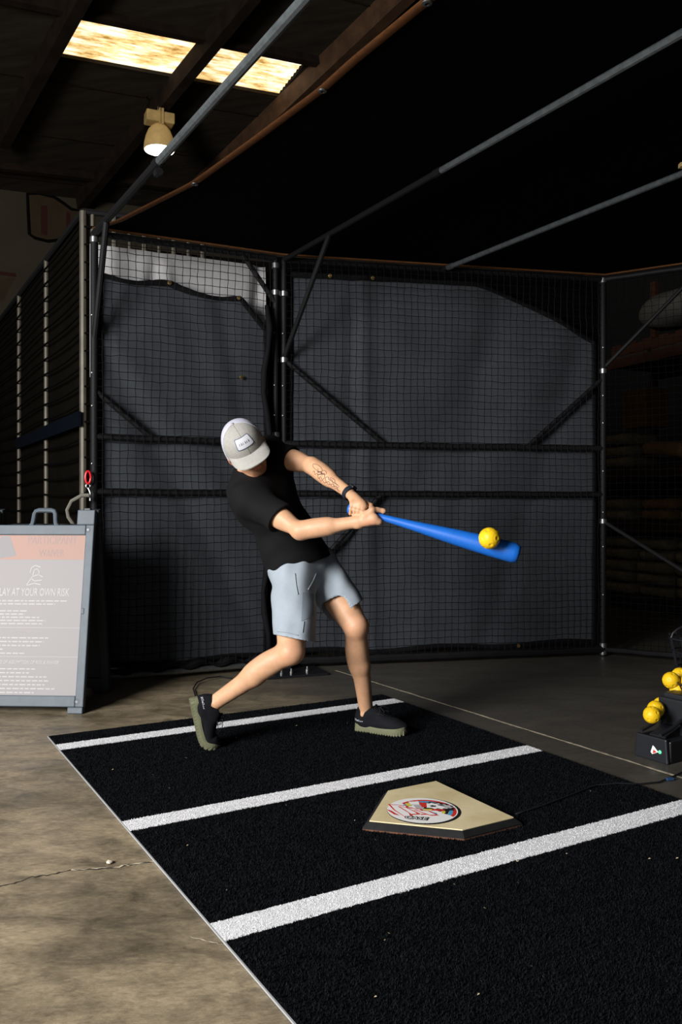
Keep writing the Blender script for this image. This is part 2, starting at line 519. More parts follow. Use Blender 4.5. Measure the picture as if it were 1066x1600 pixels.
def skylight_mat():
    m = bpy.data.materials.new('stained_translucent_panel'); m.use_nodes = True
    nt = m.node_tree; L = nt.links.new; b = nt.nodes['Principled BSDF']
    tc = nt.nodes.new('ShaderNodeTexCoord'); mp = nt.nodes.new('ShaderNodeMapping')
    rot = Matrix((RA, RB, RN)).to_euler()
    mp.vector_type = 'POINT'; mp.inputs['Rotation'].default_value = rot; 
    sc = nt.nodes.new('ShaderNodeMapping'); sc.inputs['Scale'].default_value = (1.2, 6.5, 1)
    L(tc.outputs['Object'], mp.inputs[0]); L(mp.outputs[0], sc.inputs[0])
    n = nt.nodes.new('ShaderNodeTexNoise'); n.inputs['Scale'].default_value = 1.7; n.inputs['Detail'].default_value = 9; n.inputs['Roughness'].default_value = 0.72
    L(sc.outputs[0], n.inputs['Vector'])
    r = nt.nodes.new('ShaderNodeValToRGB'); e = r.color_ramp.elements
    e[0].position = 0.36; e[0].color = (0.26, 0.125, 0.02, 1); e[1].position = 0.60; e[1].color = (1, 0.95, 0.80, 1)
    x = e.new(0.47); x.color = (0.85, 0.56, 0.22, 1)
    L(n.outputs['Fac'], r.inputs['Fac'])
    L(r.outputs[0], b.inputs['Base Color']); L(r.outputs[0], b.inputs['Emission Color'])
    b.inputs['Emission Strength'].default_value = 1.25
    return m
M_sky = skylight_mat()
M_skyframe = mat('skylight_curb', (0.10, 0.07, 0.045), 0.8, vary=0.4)
MB().box(RP(wA / 2, -0.02, 0.03), (wA + 0.08, 0.04, 0.12), (RA, RB, RN)).box(RP(wA / 2, wB + 0.02, 0.03), (wA + 0.08, 0.04, 0.12), (RA, RB, RN)) \
    .box(RP(-0.02, wB / 2, 0.03), (0.04, wB, 0.12), (RA, RB, RN)).box(RP(wA + 0.02, wB / 2, 0.03), (0.04, wB, 0.12), (RA, RB, RN))
sky = MB()
for a0, a1 in ((-0.05, wA + 0.05),):
    sky.box(RP(wA / 2, -0.03, 0.05), (wA + 0.12, 0.06, 0.08), (RA, RB, RN)); sky.box(RP(wA / 2, wB + 0.03, 0.05), (wA + 0.12, 0.06, 0.08), (RA, RB, RN))
sky.box(RP(-0.03, wB / 2, 0.05), (0.06, wB, 0.08), (RA, RB, RN)); sky.box(RP(wA + 0.03, wB / 2, 0.05), (0.06, wB, 0.08), (RA, RB, RN))
win = tag(sky.build('window_1', M_skyframe, None, 0), 'rust stained skylight set between roof beams', kind='structure')
half = wA * 0.56
for a0, a1 in ((0, half), (half, wA)):
    pn = MB()
    n = 24                                            # corrugated translucent sheet
    pn.grid(lambda u, v: RP(a0 + u * (a1 - a0), v * wB, 0.055 + 0.008 * math.sin(v * 2 * math.pi * 9)), 2, 9 * 8)
    pn.build('pane', M_sky, win, 180)

# walls
M_wall = mat('painted_block_wall', (0.062, 0.052, 0.036), 0.9, spec=0.1, vary=0.2, vscale=2.0)
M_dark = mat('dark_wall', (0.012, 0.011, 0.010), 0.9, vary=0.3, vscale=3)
FB = 13.3
wall_far = tag(MB().box(BL(3.0, FB + 0.1, 3.2), (24, 0.2, 6.4), (E2, E1, (0, 0, 1))).build('wall_back', M_wall, None, 0), 'dim beige warehouse back wall with painted mural', kind='structure')
wl = MB()
wl.box(BL(-4.5, 10.2, 3.5), (0.2, 6.6, 7), (E2, E1, (0, 0, 1))); wl.box(BL(-4.5, -3.2, 3.5), (0.2, 6.4, 7), (E2, E1, (0, 0, 1)))
wl.box(BL(-4.5, 3.5, 5.8), (0.2, 7.0, 2.4), (E2, E1, (0, 0, 1)))
tag(wl.build('wall_left', M_wall, None, 0), 'beige warehouse side wall with wide door opening', kind='structure')
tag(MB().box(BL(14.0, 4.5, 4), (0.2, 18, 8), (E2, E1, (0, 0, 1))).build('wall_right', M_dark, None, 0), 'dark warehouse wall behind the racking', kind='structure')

# mural painted on the back wall
def onwall(px, py, d=0.004):
    a, c = (px - CX) / F, (HZ - py) / F
    r = np.array([a, 1.0, c]); t = (FB - d) / r.dot(E1)
    return r * t + np.array([0, 0, EYE])
M_mblack = mat('mural_black', (0.003, 0.003, 0.003), 0.9, spec=0.05)
M_mtan = mat('mural_ochre', (0.050, 0.032, 0.014), 0.85, vary=0.3, vscale=4)
M_mred = mat('mural_red', (0.036, 0.008, 0.004), 0.85)
M_mblue = mat('mural_blue', (0.012, 0.018, 0.07), 0.8)
def flat_poly(pts, name, m, d):
    MB().add([onwall(x, y, d) for x, y in pts], [tuple(range(len(pts)))]).build(name, m, wall_far, 0)
outl = [(43, 303), (62, 302), (85, 308), (100, 318), (112, 327), (130, 330), (135, 372), (100, 374), (75, 377), (55, 372), (46, 366), (44, 330)]
flat_poly([(p[0], p[1]) for p in outl], 'mural_patch', M_mtan, 0.004)
MB().tube([onwall(x, y, 0.006) for x, y in outl], 0.028, 6, closed=True, flat=(E1, 0.1)).build('mural_outline', M_mblack, wall_far, 180)
flat_poly([(64, 322), (74, 320), (74, 368), (64, 366)], 'mural_bar', M_mred, 0.007)
flat_poly([(104, 330), (110, 333), (110, 372), (103, 372)], 'mural_bar', M_mred, 0.007)
th = np.linspace(0, 2 * math.pi, 16, endpoint=False)
flat_poly([(225 + 10 * np.cos(t) * (1 + 0.15 * np.cos(4 * t)), 331 + 8 * np.sin(t) * (1 + 0.15 * np.cos(4 * t))) for t in th], 'mural_spot', M_mblue, 0.005)
flat_poly([(145 + 6 * np.cos(t), 318 + 10 * np.sin(t)) for t in th], 'mural_spot', M_mblack, 0.005)
flat_poly([(-30, 420), (25, 427), (25, 433), (-30, 426)], 'mural_stripe', M_mred, 0.005)
flat_poly([(-30, 432), (24, 434), (4, 470), (-30, 470)], 'mural_patch', M_mtan, 0.004)

# ------------------------------------------------------------------ high-bay lamp under the roof
Lb = np.array([(249 - CX) / F * 10.8, 10.8, EYE + (HZ - 235) / F * 10.8])
lamp = thing('high_bay_lamp', Lb, 'old tan high-bay lamp glowing under the roof beam beside the skylight', 'lamp')
M_dome = mat('aged_lamp_dome', (0.42, 0.30, 0.13), 0.5, vary=0.3, vscale=9, emit=(0.9, 0.58, 0.2), estr=0.16)
M_lampbox = mat('aged_lamp_housing', (0.50, 0.36, 0.15), 0.6, vary=0.25, vscale=9)
MB().lathe([(0.192, 0.0), (0.198, 0.01), (0.192, 0.08), (0.172, 0.17), (0.14, 0.25), (0.10, 0.30), (0.06, 0.33), (0.03, 0.335)], Lb, n=36).build('shade', M_dome, lamp, 50)
MB().lathe([(0.0, -0.014), (0.10, -0.012), (0.186, -0.003), (0.186, 0.004)], Lb, n=36).build('lens', mat('lamp_lens', (0.9, 0.9, 0.88), 0.4, emit=(1, 0.96, 0.86), estr=5.0), lamp, 50)
bxa = (nrm((1, 0.45, 0)), nrm((-0.45, 1, 0)), np.array([0, 0, 1.0]))
MB().box(Lb + (0, 0, 0.40), (0.36, 0.2, 0.14), bxa).build('ballast_box', M_lampbox, lamp, 0, bevel=0.015)
MB().box(Lb + np.array([0, 0, 0.40]) - bxa[1] * 0.106 + bxa[0] * 0.02, (0.03, 0.014, 0.2), bxa).box(Lb + np.array([0, 0, 0.40]) - bxa[1] * 0.106 - bxa[0] * 0.015, (0.018, 0.014, 0.2), bxa).build('bracket', M_lampbox, lamp, 0)
rz = Z0 + 0.153 * Lb[0] - 0.0778 * Lb[1]
MB().tube([Lb + (0, 0, 0.47), Lb + (0, 0, 0.55), (Lb[0], Lb[1], rz - 0.1)], 0.022, 8).build('stem', M_lampbox, lamp)
MB().tube([Lb + (-0.18, 0, 0.40), Lb + (-0.24, 0, 0.52), Lb + (-0.16, 0.02, 0.72), Lb + (-0.02, 0.05, rz - Lb[2] - 0.1)], 0.009, 6).build('cord', M_beam, lamp)

# ------------------------------------------------------------------ batting cage
CA = np.array([-1.50, 5.12, 0]); CB1 = np.array([-0.437, 5.635, 0]); CB2 = np.array([-0.383, 5.665, 0]); CC = np.array([1.915, 6.15, 0])
VD = np.array([0.5055, -0.8628, 0.0])                  # cage depth direction, towards the viewer
UD = np.array([0.8628, 0.5055, 0.0])
CD = CC + 2.3 * nrm((0.85, -0.53, 0))
TOP = 2.75
cage = thing('batting_cage_frame', (-0.41, 5.65, 0), 'black padded pipe frame of the batting cage behind the batter', 'cage frame')
def z(p, h): return np.array([p[0], p[1], h])
def lerp(a, b, t): return a + (b - a) * t
r0 = 0.021
for p, rr in ((CA, 0.024), (CB1, 0.019), (CB2, 0.019), (CC, 0.024), (CD, 0.024)):
    MB().tube([z(p, 0.0), z(p, TOP)], rr, 12).build('post', M_black_pipe, cage)
def fuzzy_rail(a, b, h, r=r0, m=M_black_pipe, name='rail', n=60):
    pts = [z(lerp(a, b, k / n), h + 0.002 * wob(k * 1.0, h, 3)) for k in range(n + 1)]
    rr = [r * (1 + 0.09 * wob(k * 2.3, h * 9, 5)) for k in range(n + 1)]
    MB().tube(pts, rr, 9).build(name, m, cage)
for a, b in ((CA, CB1), (CB2, CC), (CC, CD)):
    for h in ((1.18, 1.515, TOP) if b is not CD else (TOP,)):
        fuzzy_rail(a, b, h)
    if b is CB1: fuzzy_rail(a, b, 0.045, 0.019, M_galv_bright, 'bottom_rail', 20)
    else: fuzzy_rail(a, b, 0.05, 0.03 if b is CC else 0.02, M_black_pipe, 'bottom_rail')
# roof pipes: black sleeved near the posts, bare galvanised further out
def roof_pipe(st, l0, l1, rb=0.017, rg=0.0165):
    MB().tube([z(st, TOP), z(st + VD * l0, TOP)], rb, 10).build('roof_pipe', M_black_pipe, cage)
    MB().tube([z(st + VD * l0, TOP), z(st + VD * l1, TOP)], rg, 10).build('roof_pipe', M_galv, cage)
    MB().tube([z(st + VD * (l0 - 0.035), TOP), z(st + VD * (l0 + 0.02), TOP)], rg * 1.25, 10).build('coupling', M_galv_bright if l0 < 0.2 else M_black_pipe, cage)
roof_pipe(CA, 1.22, 5.6, 0.022, 0.021)
roof_pipe(CB2, 1.72, 5.2)
mid_r = np.array([0.71, 5.90, 0])
roof_pipe(mid_r, 0.1, 5.0)
MB().tube([z(CA + VD * 1.20, TOP - 0.05), z(CA + VD * 1.24, TOP - 0.05)], 0.02, 8).build('clamp', M_black_pipe, cage)
def brace(a, b, r=0.017, m=M_black_pipe):
    MB().tube([a, lerp(a, b, 0.5), b], r, 9).build('brace', m, cage)
brace(z(CA + VD * 0.28, TOP), z(CA, 2.10), 0.019)
brace(z(CA, 1.80), z(lerp(CA, CB1, 0.30), 1.515))
brace(z(lerp(CA, CB1, 0.80), TOP), z(CB1, 2.45))
brace(z(CB2 + VD * 0.62, TOP), z(CB2, 2.09))
brace(z(CB2, 2.08), z(lerp(CB2, CC, 0.30), 1.515))
brace(z(CC, 2.03), z(lerp(CB2, CC, 0.745), 1.515))
brace(z(lerp(CB2, CC, 0.29), 1.18), z(CB2, 0.45))
brace(z(CC, 2.10), z(lerp(CC, CD, 0.30), TOP), 0.014)
brace(z(CC, 0.985), z(lerp(CC, CD, 0.62), 0.10), 0.014)
# zinc couplings catching the light
for p, h in ((CB1, 2.70), (CB1, 2.52), (CB2, 2.52), (CB2, 2.075), (CB1, 1.57), (CC, 2.74), (CC, 2.08), (CC, 0.985), (CC, 0.08), (CC, 0.03), (CA, 2.71)):
    MB().lathe([(0.020, -0.018), (0.0275, -0.016), (0.0275, 0.016), (0.020, 0.018)], z(p, h), n=14).build('coupling', M_galv_bright, cage)
for p in (CB1, CB2, CC, CA):                            # bolt heads down the posts
    for h in (0.45, 0.8, 1.05, 1.35, 1.7, 1.9, 2.25):
        o = z(p, h) + np.array([-0.3, -0.95, 0]) * 0.024
        MB().lathe([(0.0, 0.007), (0.004, 0.006), (0.006, 0.0)], o, (-0.3, -0.95, 0), 8).build('bolt', M_galv_bright, cage)
# base plate of the middle post, with anchor bolts
bc = G(448, 1058); bc[2] = 0
bx, by = nrm(UD + np.array([0, 0.1, 0])), None
bx = nrm((0.93, 0.36, 0)); by = np.array([-bx[1], bx[0], 0])
bc = (CB1 + CB2) / 2 + np.array([0.03, -0.12, 0])
bp_ = MB().box(bc + (0, 0, 0.008), (0.50, 0.38, 0.016), (bx, by, (0, 0, 1))).build('base_plate', mat('black_gloss_steel', (0.01, 0.01, 0.012), 0.25, 0.0), cage, 0, bevel=0.004)
for dx, dy in ((-0.12, -0.10), (0.02, -0.115), (0.14, -0.08), (-0.05, -0.13)):
    MB().lathe([(0.011, 0.0), (0.011, 0.012), (0.006, 0.013), (0.006, 0.03), (0, 0.032)], bc + bx * dx + by * dy + (0, 0, 0.016), n=8).build('anchor_bolt', M_galv_bright, bp_)
MB().box(bc + by * 0.06 + (0, 0, 0.08), (0.13, 0.10, 0.13), (bx, by, (0, 0, 1))).build('post_foot', M_black, cage, 0, bevel=0.01)

# nets: real cords
def net(A, B, z0, z1, off, label, grp=None, cell=0.048, r=0.0024, seed=1):
    L = np.linalg.norm(B - A); t = (B - A) / L; n = np.array([t[1], -t[0], 0]) ; n = n if n[1] < 0 else -n
    nu, nv = int(L / cell), int((z1 - z0) / cell)
    s = np.linspace(0, L, nu + 1)[:, None]; h = np.linspace(z0, z1, nv + 1)[None, :]
    S = s + 0.009 * wob(s * 2.2, h * 3.1, seed, 6) + 0.002 * RNG.standard_normal((nu + 1, nv + 1))
    H = h + 0.012 * wob(s * 2.6, h * 2.0, seed + 1, 6) + 0.002 * RNG.standard_normal((nu + 1, nv + 1))
    D = off + 0.012 * wob(s * 3, h * 2, seed + 2)
    D = D * np.minimum(1, 0.35 + 4 * np.minimum(s, L - s))
    N = A + S[..., None] * t + D[..., None] * n + np.zeros((1, 1, 3)); N[..., 2] = H
    V = []; Fc = []; base = 0
    def strands(Q, sd):
        nonlocal base
        k, m, _ = Q.shape
        o = [n * r, (-n * 0.5 + sd * 0.87) * r, (-n * 0.5 - sd * 0.87) * r]
        W = np.stack([Q + q for q in o], 2).reshape(-1, 3)
        V.append(W)
        i = (np.arange(k)[:, None, None] * m + np.arange(m - 1)[None, :, None]) * 3
        c = np.arange(3)[None, None, :]; c2 = (c + 1) % 3
        f = np.stack([i + c, i + c2, i + 3 + c2, i + 3 + c], -1).reshape(-1, 4) + base
        Fc.append(f); base += len(W)
    strands(N, t); strands(N.transpose(1, 0, 2), np.array([0, 0, 1.0]))
    # knots
    K = N.reshape(-1, 3); q = r * 1.9
    oc = np.array([n, -n, t, -t, (0, 0, 1), (0, 0, -1)]) * q
    V.append((K[:, None, :] + oc[None]).reshape(-1, 3))
    tri = np.array([(0, 2, 4), (2, 1, 4), (1, 3, 4), (3, 0, 4), (2, 0, 5), (1, 2, 5), (3, 1, 5), (0, 3, 5)])
    kf = (np.arange(len(K))[:, None, None] * 6 + tri[None]).reshape(-1, 3) + base
    me = bpy.data.meshes.new('safety_net')
    me.from_pydata(np.concatenate(V).tolist(), [], np.concatenate(Fc).tolist() + kf.tolist())
    me.materials.append(M_net); me.update()
    o = link('safety_net', me, None, 0)
    return tag(o, label, 'net', grp, 'thing')
net(CA, CB1, 0.08, TOP, 0.030, 'black knotted net in front of the narrow scrim left of the batter', seed=11)
net(CB2, CC, 0.08, TOP, 0.030, 'black knotted net across the wide scrim behind bat and ball', seed=21)
net(CC, CD, 0.05, TOP, 0.0, 'bare black net wing in front of the warehouse racking', seed=31, r=0.0018)

# hanging scrims
def scrim(A, B, d, s0, s1, z0f, z1f, folds, name, m, label, nu=90, nv=110, hem=True, groms=(), cat='tarp', seed=3, amp=0.010):
    L = np.linalg.norm(B - A); t = (B - A) / L; n = np.array([-t[1], t[0], 0]); n = n if n[1] > 0 else -n
    def pt(u, v):
        s = s0 + (s1 - s0) * u; zz = z0f(s) + (z1f(s) - z0f(s)) * v
        o = d + amp * wob(s * 2.2, zz * 1.2, seed, 5)
        for (c0, k, wd, a) in folds: o += a * math.exp(-((s - c0 - k * (zz - 1.4)) / wd) ** 2)
        q = A + t * s + n * max(o, 0.02); q = q.copy(); q[2] = zz
        return q
    o = MB().grid(pt, nu, nv).build(name, m, None, 180)
    tag(o, label, cat)
    if hem:
        ed = [pt(u, 1) for u in np.linspace(0, 1, 60)] + [pt(1, v) for v in np.linspace(1, 0, 60)] + [pt(u, 0) for u in np.linspace(1, 0, 60)] + [pt(0, v) for v in np.linspace(0, 1, 60)]
        rr = [0.017 * (1 + 0.35 * wob(i * 0.31, 0, seed)) for i in range(len(ed))]
        MB().tube([q - n * 0.012 for q in ed], rr, 8, closed=True, flat=(n, 0.35)).build('hem', M_hem, o)
    for s, f in groms:
        p = pt((s - s0) / (s1 - s0), f) - n * 0.024
        MB().lathe([(0.006, 0.0), (0.006, 0.006), (0.014, 0.004), (0.014, 0.0)], p, -n, 12).build('grommet', M_brass, o)
    return o
LL = float(np.linalg.norm(CB1 - CA))
def top_l(s):
    x = s / LL
    if x < 0.40: return 2.500 + 0.012 * math.cos((x / 0.40) * 2 * math.pi)
    if x < 0.80: return 2.512 - 0.035 * math.sin((x - 0.40) / 0.40 * math.pi) - 0.045 * (x - .4) / .4
    return 2.467 - 0.26 * (x - 0.80) / 0.20
scrim(CA, CB1, 0.045, 0.03, LL - 0.055, lambda s: 0.10 + 0.012 * math.sin(s * 9), top_l,
      [(0.42, -0.55, 0.09, 0.020), (0.62, -0.75, 0.12, -0.015), (0.85, -0.3, 0.10, 0.012), (0.22, -0.25, 0.10, -0.010), (1.02, -0.2, 0.07, 0.014)],
      'scrim_tarp', M_scrim, 'charcoal scrim with scalloped top hung on the narrow cage panel', groms=((0.47, 1.0), (0.93, 1.0), (0.95, 0.78)), seed=5)
LR = float(np.linalg.norm(CC - CB2))
def top_r(s):
    x = s / LR
    t1 = 2.665 + 0.01 * x
    if x < 0.58: return t1
    e = (x - 0.58) / 0.42
    return t1 - 0.06 * e - 0.345 * e ** 1.35
scrim(CB2, CC, 0.05, 0.045, LR - 0.05, lambda s: 0.10 + 0.012 * math.sin(s * 7), top_r,
      [(0.46, 0.03, 0.05, 0.016), (0.58, -0.03, 0.06, -0.020), (1.05, 0.55, 0.16, 0.018), (1.55, 0.45, 0.16, -0.016), (1.9, 0.35, 0.10, 0.015), (0.9, -0.1, 0.12, -0.008), (1.3, 0.2, 0.10, 0.012)],
      'scrim_tarp', M_scrim, 'wide charcoal scrim with cut-off top right corner behind bat and ball', nu=130, groms=((0.32, 1.0), (0.62, 1.0), (1.7, 0.0), (0.5, 0.0)), seed=8)
M_white_sheet = mat('white_sheet', (0.36, 0.355, 0.36), 0.8, vary=0.12, vscale=3)
scrim(CA, CB1, 0.16, 0.0, LL - 0.01, lambda s: 1.9, lambda s: 2.735, [(0.3, 0.1, 0.05, 0.05), (0.7, -0.2, 0.05, -0.04), (1.0, 0.1, 0.04, 0.04)],
      'backing_sheet', M_white_sheet, 'white sheet showing above the narrow charcoal scrim', nu=50, nv=20, hem=False, seed=9, cat='sheet')
darkness_sheet = scrim(CB2, CC, 0.24, -0.05, LR + 0.10, lambda s: 1.3, lambda s: 2.84, [], 'darkness_sheet', M_canopy, 'added black sheet standing for the darkness in the cut-off corner above the wide scrim', nu=30, nv=12, hem=False, seed=4)  # black sheet added where only the dark background would show
lumps = [z(lerp(CA, CB1, k / 40) + np.array([0.35, -0.93, 0]) * 0.012, 0.085 + 0.014 * math.sin(k * 0.9)) for k in range(41)]
MB().tube(lumps, [0.02 + 0.012 * math.sin(k * 0.9 + 1.5) for k in range(41)], 9).build('bottom_wrap', M_hem, cage)
# small black draped edge bundle beside the middle posts
mb = MB()
pts = [z(lerp(CA, CB1, 0.94 + 0.02 * math.sin(k * 1.3)) + np.array([0.2, -0.9, 0]) * 0.05, 2.42 - k * 0.145) for k in range(17)]
mb.tube(pts, [0.014 + 0.010 * abs(math.sin(k * 1.7)) for k in range(17)], 8)
tag(mb.build('rolled_scrim_edge', M_hem, None, 180), 'bunched black scrim edge tied along the middle posts', 'tarp')

# black shade canopy over the cage, brown webbing along its edges
edge_px = [(150, 373), (187, 362), (300, 307), (390, 245), (487, 175), (533, 135), (620, 66), (705, 0)]
CZ = TOP + 0.035
eg = [P(x, y, F * (CZ - EYE) / (HZ - y)) for x, y in edge_px] + [np.array([0.62, 2.15, CZ]), np.array([0.80, 1.5, CZ]), np.array([0.95, 0.9, CZ])]
def edge_at(v):
    x = v * (len(eg) - 1); i = min(int(x), len(eg) - 2); return lerp(eg[i], eg[i + 1], x - i)
back = [z(CA, CZ), z(lerp(CA, CB1, 0.5), CZ - 0.012), z(CB2, CZ), z(lerp(CB2, CC, 0.5), CZ - 0.01), z(CC, CZ), z(CD, CZ)]
def back_at(u):
    d = [0]
    for a, b in zip(back[:-1], back[1:]): d.append(d[-1] + np.linalg.norm(b - a))
    x = u * d[-1]
    for i in range(len(back) - 1):
        if x <= d[i + 1] or i == len(back) - 2: return lerp(back[i], back[i + 1], (x - d[i]) / (d[i + 1] - d[i]))
def can(u, v):
    b = back_at(u); e = edge_at(v); f = b + VD * (v * 5.6)
    k = (1 - u) ** 2.2
    q = lerp(f, b + (e - eg[0]), k)
    q = np.array([q[0], q[1], CZ + 0.0 + 0.05 * math.sin(math.pi * v) * math.sin(math.pi * min(1, u * 1.2))])
    return q
canopy = tag(MB().grid(can, 50, 50).build('shade_canopy', M_canopy, None, 180), 'black shade cloth stretched over the batting cage as a roof', 'canopy')
M_web = mat('brown_webbing', (0.15, 0.058, 0.018), 0.75, vary=0.35, vscale=40)
MB().tube([can(0, v) - (0, 0, 0.006) for v in np.linspace(0, 1, 70)], 0.021, 8, flat=((0, 0, 1), 0.2)).build('edge_webbing', M_web, canopy)
MB().tube([can(u, 0) + VD * 0.012 + np.array([0, 0, -0.004]) for u in np.linspace(0, 0.72, 60)], 0.014, 8, flat=((0, 0, 1), 0.5)).build('edge_webbing', M_web, canopy)
for v in (0.2, 0.4, 0.62):
    MB().lathe([(0.008, 0), (0.008, 0.006), (0.018, 0.004), (0.018, 0)], can(0, v) - np.array([0, 0, 0.012]), (0, 0, -1), 12).build('grommet', M_galv_bright, canopy)

# work light clamped to the third roof pipe at the right
wl_p = mid_r + VD * 2.02; wl_p = z(wl_p, TOP)
wk = thing('clamp_work_light', wl_p, 'small work light clamped on the roof pipe at right edge', 'lamp')
MB().box(wl_p + (0, 0, 0.0), (0.05, 0.05, 0.06)).build('clamp', M_black, wk, 0, bevel=0.006)
wp2 = wl_p + np.array([0.075, 0.02, 0])
MB().tube([wl_p + (0.02, 0, 0), wp2 + (0, 0, -0.02), wp2 + (0, 0, -0.09)], 0.008, 8).build('arm', M_black, wk)
MB().lathe([(0.055, -0.19), (0.052, -0.15), (0.03, -0.10), (0.012, -0.085)], wp2, n=20).build('shade', M_black, wk)
MB().lathe([(0.0, -0.20), (0.034, -0.196), (0.048, -0.186), (0.0, -0.18)], wp2, n=20).build('lens', mat('work_lens', (0.9, 0.9, 0.9), 0.3, emit=(1, 0.97, 0.9), estr=1.6), wk)
MB().box(wl_p + (0.02, 0, 0.022), (0.16, 0.03, 0.02)).build('bracket', M_lampbox, wk, 0)

# ------------------------------------------------------------------ dark slatted storage cage behind the left post
SCo = np.array([-1.72, 5.62, 0]); H1 = 3.06
sd = nrm((-0.50, 0.866, 0)); fd = nrm((0.94, 0.34, 0))
store = thing('storage_cage', SCo, 'tall dark sheeted storage cage with pale tube uprights behind the sign', 'storage cage')
M_sheet = mat('dark_brown_sheet', (0.0040, 0.0032, 0.0022), 0.95, spec=0.03, vary=0.3, vscale=3)
M_tube = mat('pale_tube', (0.085, 0.075, 0.058), 0.5, 0.3, vary=0.3, vscale=8)
MB().box(SCo + sd * 2.6 + fd * 0.04 + (0, 0, H1 / 2), (5.2, 0.04, H1), (sd, fd, (0, 0, 1))).build('dark_side_face', M_sheet, store, 0)
MB().box(SCo + fd * 0.85 + sd * 0.06 + (0, 0, H1 / 2 - 0.1), (1.6, 0.04, H1 - 0.2), (fd, sd, (0, 0, 1))).build('front_panel', M_sheet, store, 0)
for a, b, r in ((0.0, 0.0, 0.026), (-0.0, 0.06, 0.015), (1.25, 0, 0.02), (2.53, 0, 0.02)):
    MB().tube([z(SCo + sd * a + fd * b, 0), z(SCo + sd * a + fd * b, H1)], r, 10).build('upright', M_tube, store)
for k in range(7):
    q = SCo + fd * (0.20 + 0.1 * k)
    MB().tube([z(q, 2.2), z(q, H1 - 0.01)], 0.018 if k % 2 == 0 else 0.013, 8).build('upright', M_tube, store)
MB().tube([z(SCo, H1), z(SCo + sd * 5.2, H1)], 0.022, 8).build('top_rail', M_black_pipe, store)
MB().tube([z(SCo, H1), z(SCo + fd * 1.6, H1)], 0.022, 8).build('top_rail', M_black_pipe, store)
for k in range(25):
    h = 0.12 + k * 0.118
    pts = [z(SCo + sd * x - fd * 0.028, h - 0.012 * math.sin(x * 3)) for x in np.linspace(5.2, 0.0, 14)] + [z(SCo - sd * 0.03 + fd * x, h) for x in (0.02, 0.07, 0.14)]
    MB().tube(pts, 0.008, 5).build('band', M_canopy, store)
MB().box(SCo + sd * 1.2 - fd * 0.035 + (0, 0, 1.67), (2.5, 0.02, 0.10), (sd, fd, (0, 0, 1))).build('strap', mat('navy_strap', (0.0016, 0.0026, 0.005), 0.9, spec=0.03), store, 0)

# red carabiner clipped to the left post
cp = z(CA, 1.265) + np.array([-0.02, -0.06, 0])
car = thing('carabiner', cp, 'red carabiner with steel ring clipped on the left cage post', 'carabiner')
MB().tube([cp + np.array([0.014 * math.cos(t), 0.006 * math.cos(t), 0.037 * math.sin(t)]) for t in np.linspace(0, 2 * math.pi, 24, endpoint=False)], 0.0065, 8, closed=True).build('body', mat('red_anodised', (0.55, 0.012, 0.02), 0.35), car)
MB().tube([cp + np.array([0.011 * math.cos(t), 0.004 * math.cos(t), -0.052 + 0.012 * math.sin(t)]) for t in np.linspace(0, 2 * math.pi, 16, endpoint=False)], 0.004, 6, closed=True).build('ring', M_galv_bright, car)
MB().tube([cp + (0.0, 0, -0.063), cp + (0.012, 0, -0.09), cp + (0.012, 0, -0.14)], 0.005, 6).build('strap', M_galv_bright, car)
# grey hose loop behind the sign
hp = [P(x, y, 5.0) for x, y in ((140, 774), (128, 774), (112, 783), (105, 797), (107, 808), (114, 818), (120, 840), (122, 900))]
tag(MB().tube(hp, 0.012, 8).build('hose', mat('grey_hose', (0.12, 0.11, 0.09), 0.6), None), 'grey hose looping out behind the sign beside the post', 'hose')
# ------------------------------------------------------------------ folding sidewalk sign
SR = np.array([-1.352, 4.42, 0.0])
sx = nrm((1, -0.05, 0)); sy = nrm((0.0, 0.205, 0.98)); sz = np.cross(sx, sy)      # sz points to the viewer
SW, SH = 0.645, 1.10
sign = thing('sidewalk_sign', SR, 'grey plastic folding sign with pale printed waiver poster at left edge', 'sign')
M_sign = mat('grey_blue_plastic', (0.078, 0.099, 0.122), 0.5, vary=0.18, vscale=14, bump=0.08, bscale=200)
def S(s, t, d=0.0): return SR + sx * s + sy * t + sz * d
def sbox(mb, s0, s1, t0, t1, d0, d1, fr=(sx, sy, sz), o=S):
    mb.box(o((s0 + s1) / 2, (t0 + t1) / 2, (d0 + d1) / 2), (s1 - s0, t1 - t0, d1 - d0), fr)
def sign_frame(o, fr, handle=True):
    mb = MB()
    sbox(mb, -0.046, 0, 0.034, 1.008, -0.025, 0.012, fr, o); sbox(mb, -SW, -SW + 0.046, 0.034, 1.008, -0.025, 0.012, fr, o)
    sbox(mb, -SW + 0.046, -0.046, 0.952, 1.008, -0.025, 0.010, fr, o); sbox(mb, -SW + 0.046, -0.046, 0.034, 0.092, -0.025, 0.010, fr, o)
    for a, b in ((-0.085, -0.003), (-SW + 0.003, -SW + 0.085)): sbox(mb, a, b, 0.0, 0.034, -0.025, 0.012, fr, o)
    for a, b in ((-0.098, 0.0), (-SW, -SW + 0.098)): sbox(mb, a, b, 1.008, 1.092, -0.03, 0.012, fr, o)
    return mb
fr = sign_frame(S, (sx, sy, sz)).build('frame', M_sign, sign, 0, bevel=0.005)
hb = [S(-0.362, 1.003, -0.006), S(-0.352, 1.012, -0.006), S(-0.348, 1.03, -0.006), S(-0.344, 1.07, -0.006), S(-0.337, 1.086, -0.006), S(-0.320, 1.092, -0.006), S(-0.250, 1.092, -0.006), S(-0.233, 1.086, -0.006), S(-0.226, 1.07, -0.006), S(-0.222, 1.03, -0.006), S(-0.218, 1.012, -0.006), S(-0.208, 1.003, -0.006)]
MB().tube(hb, 0.014, 10, flat=(sz, 1.1)).build('handle', M_sign, sign)
M_poster = mat('poster_film', (0.222, 0.207, 0.215), 0.5, spec=0.25)
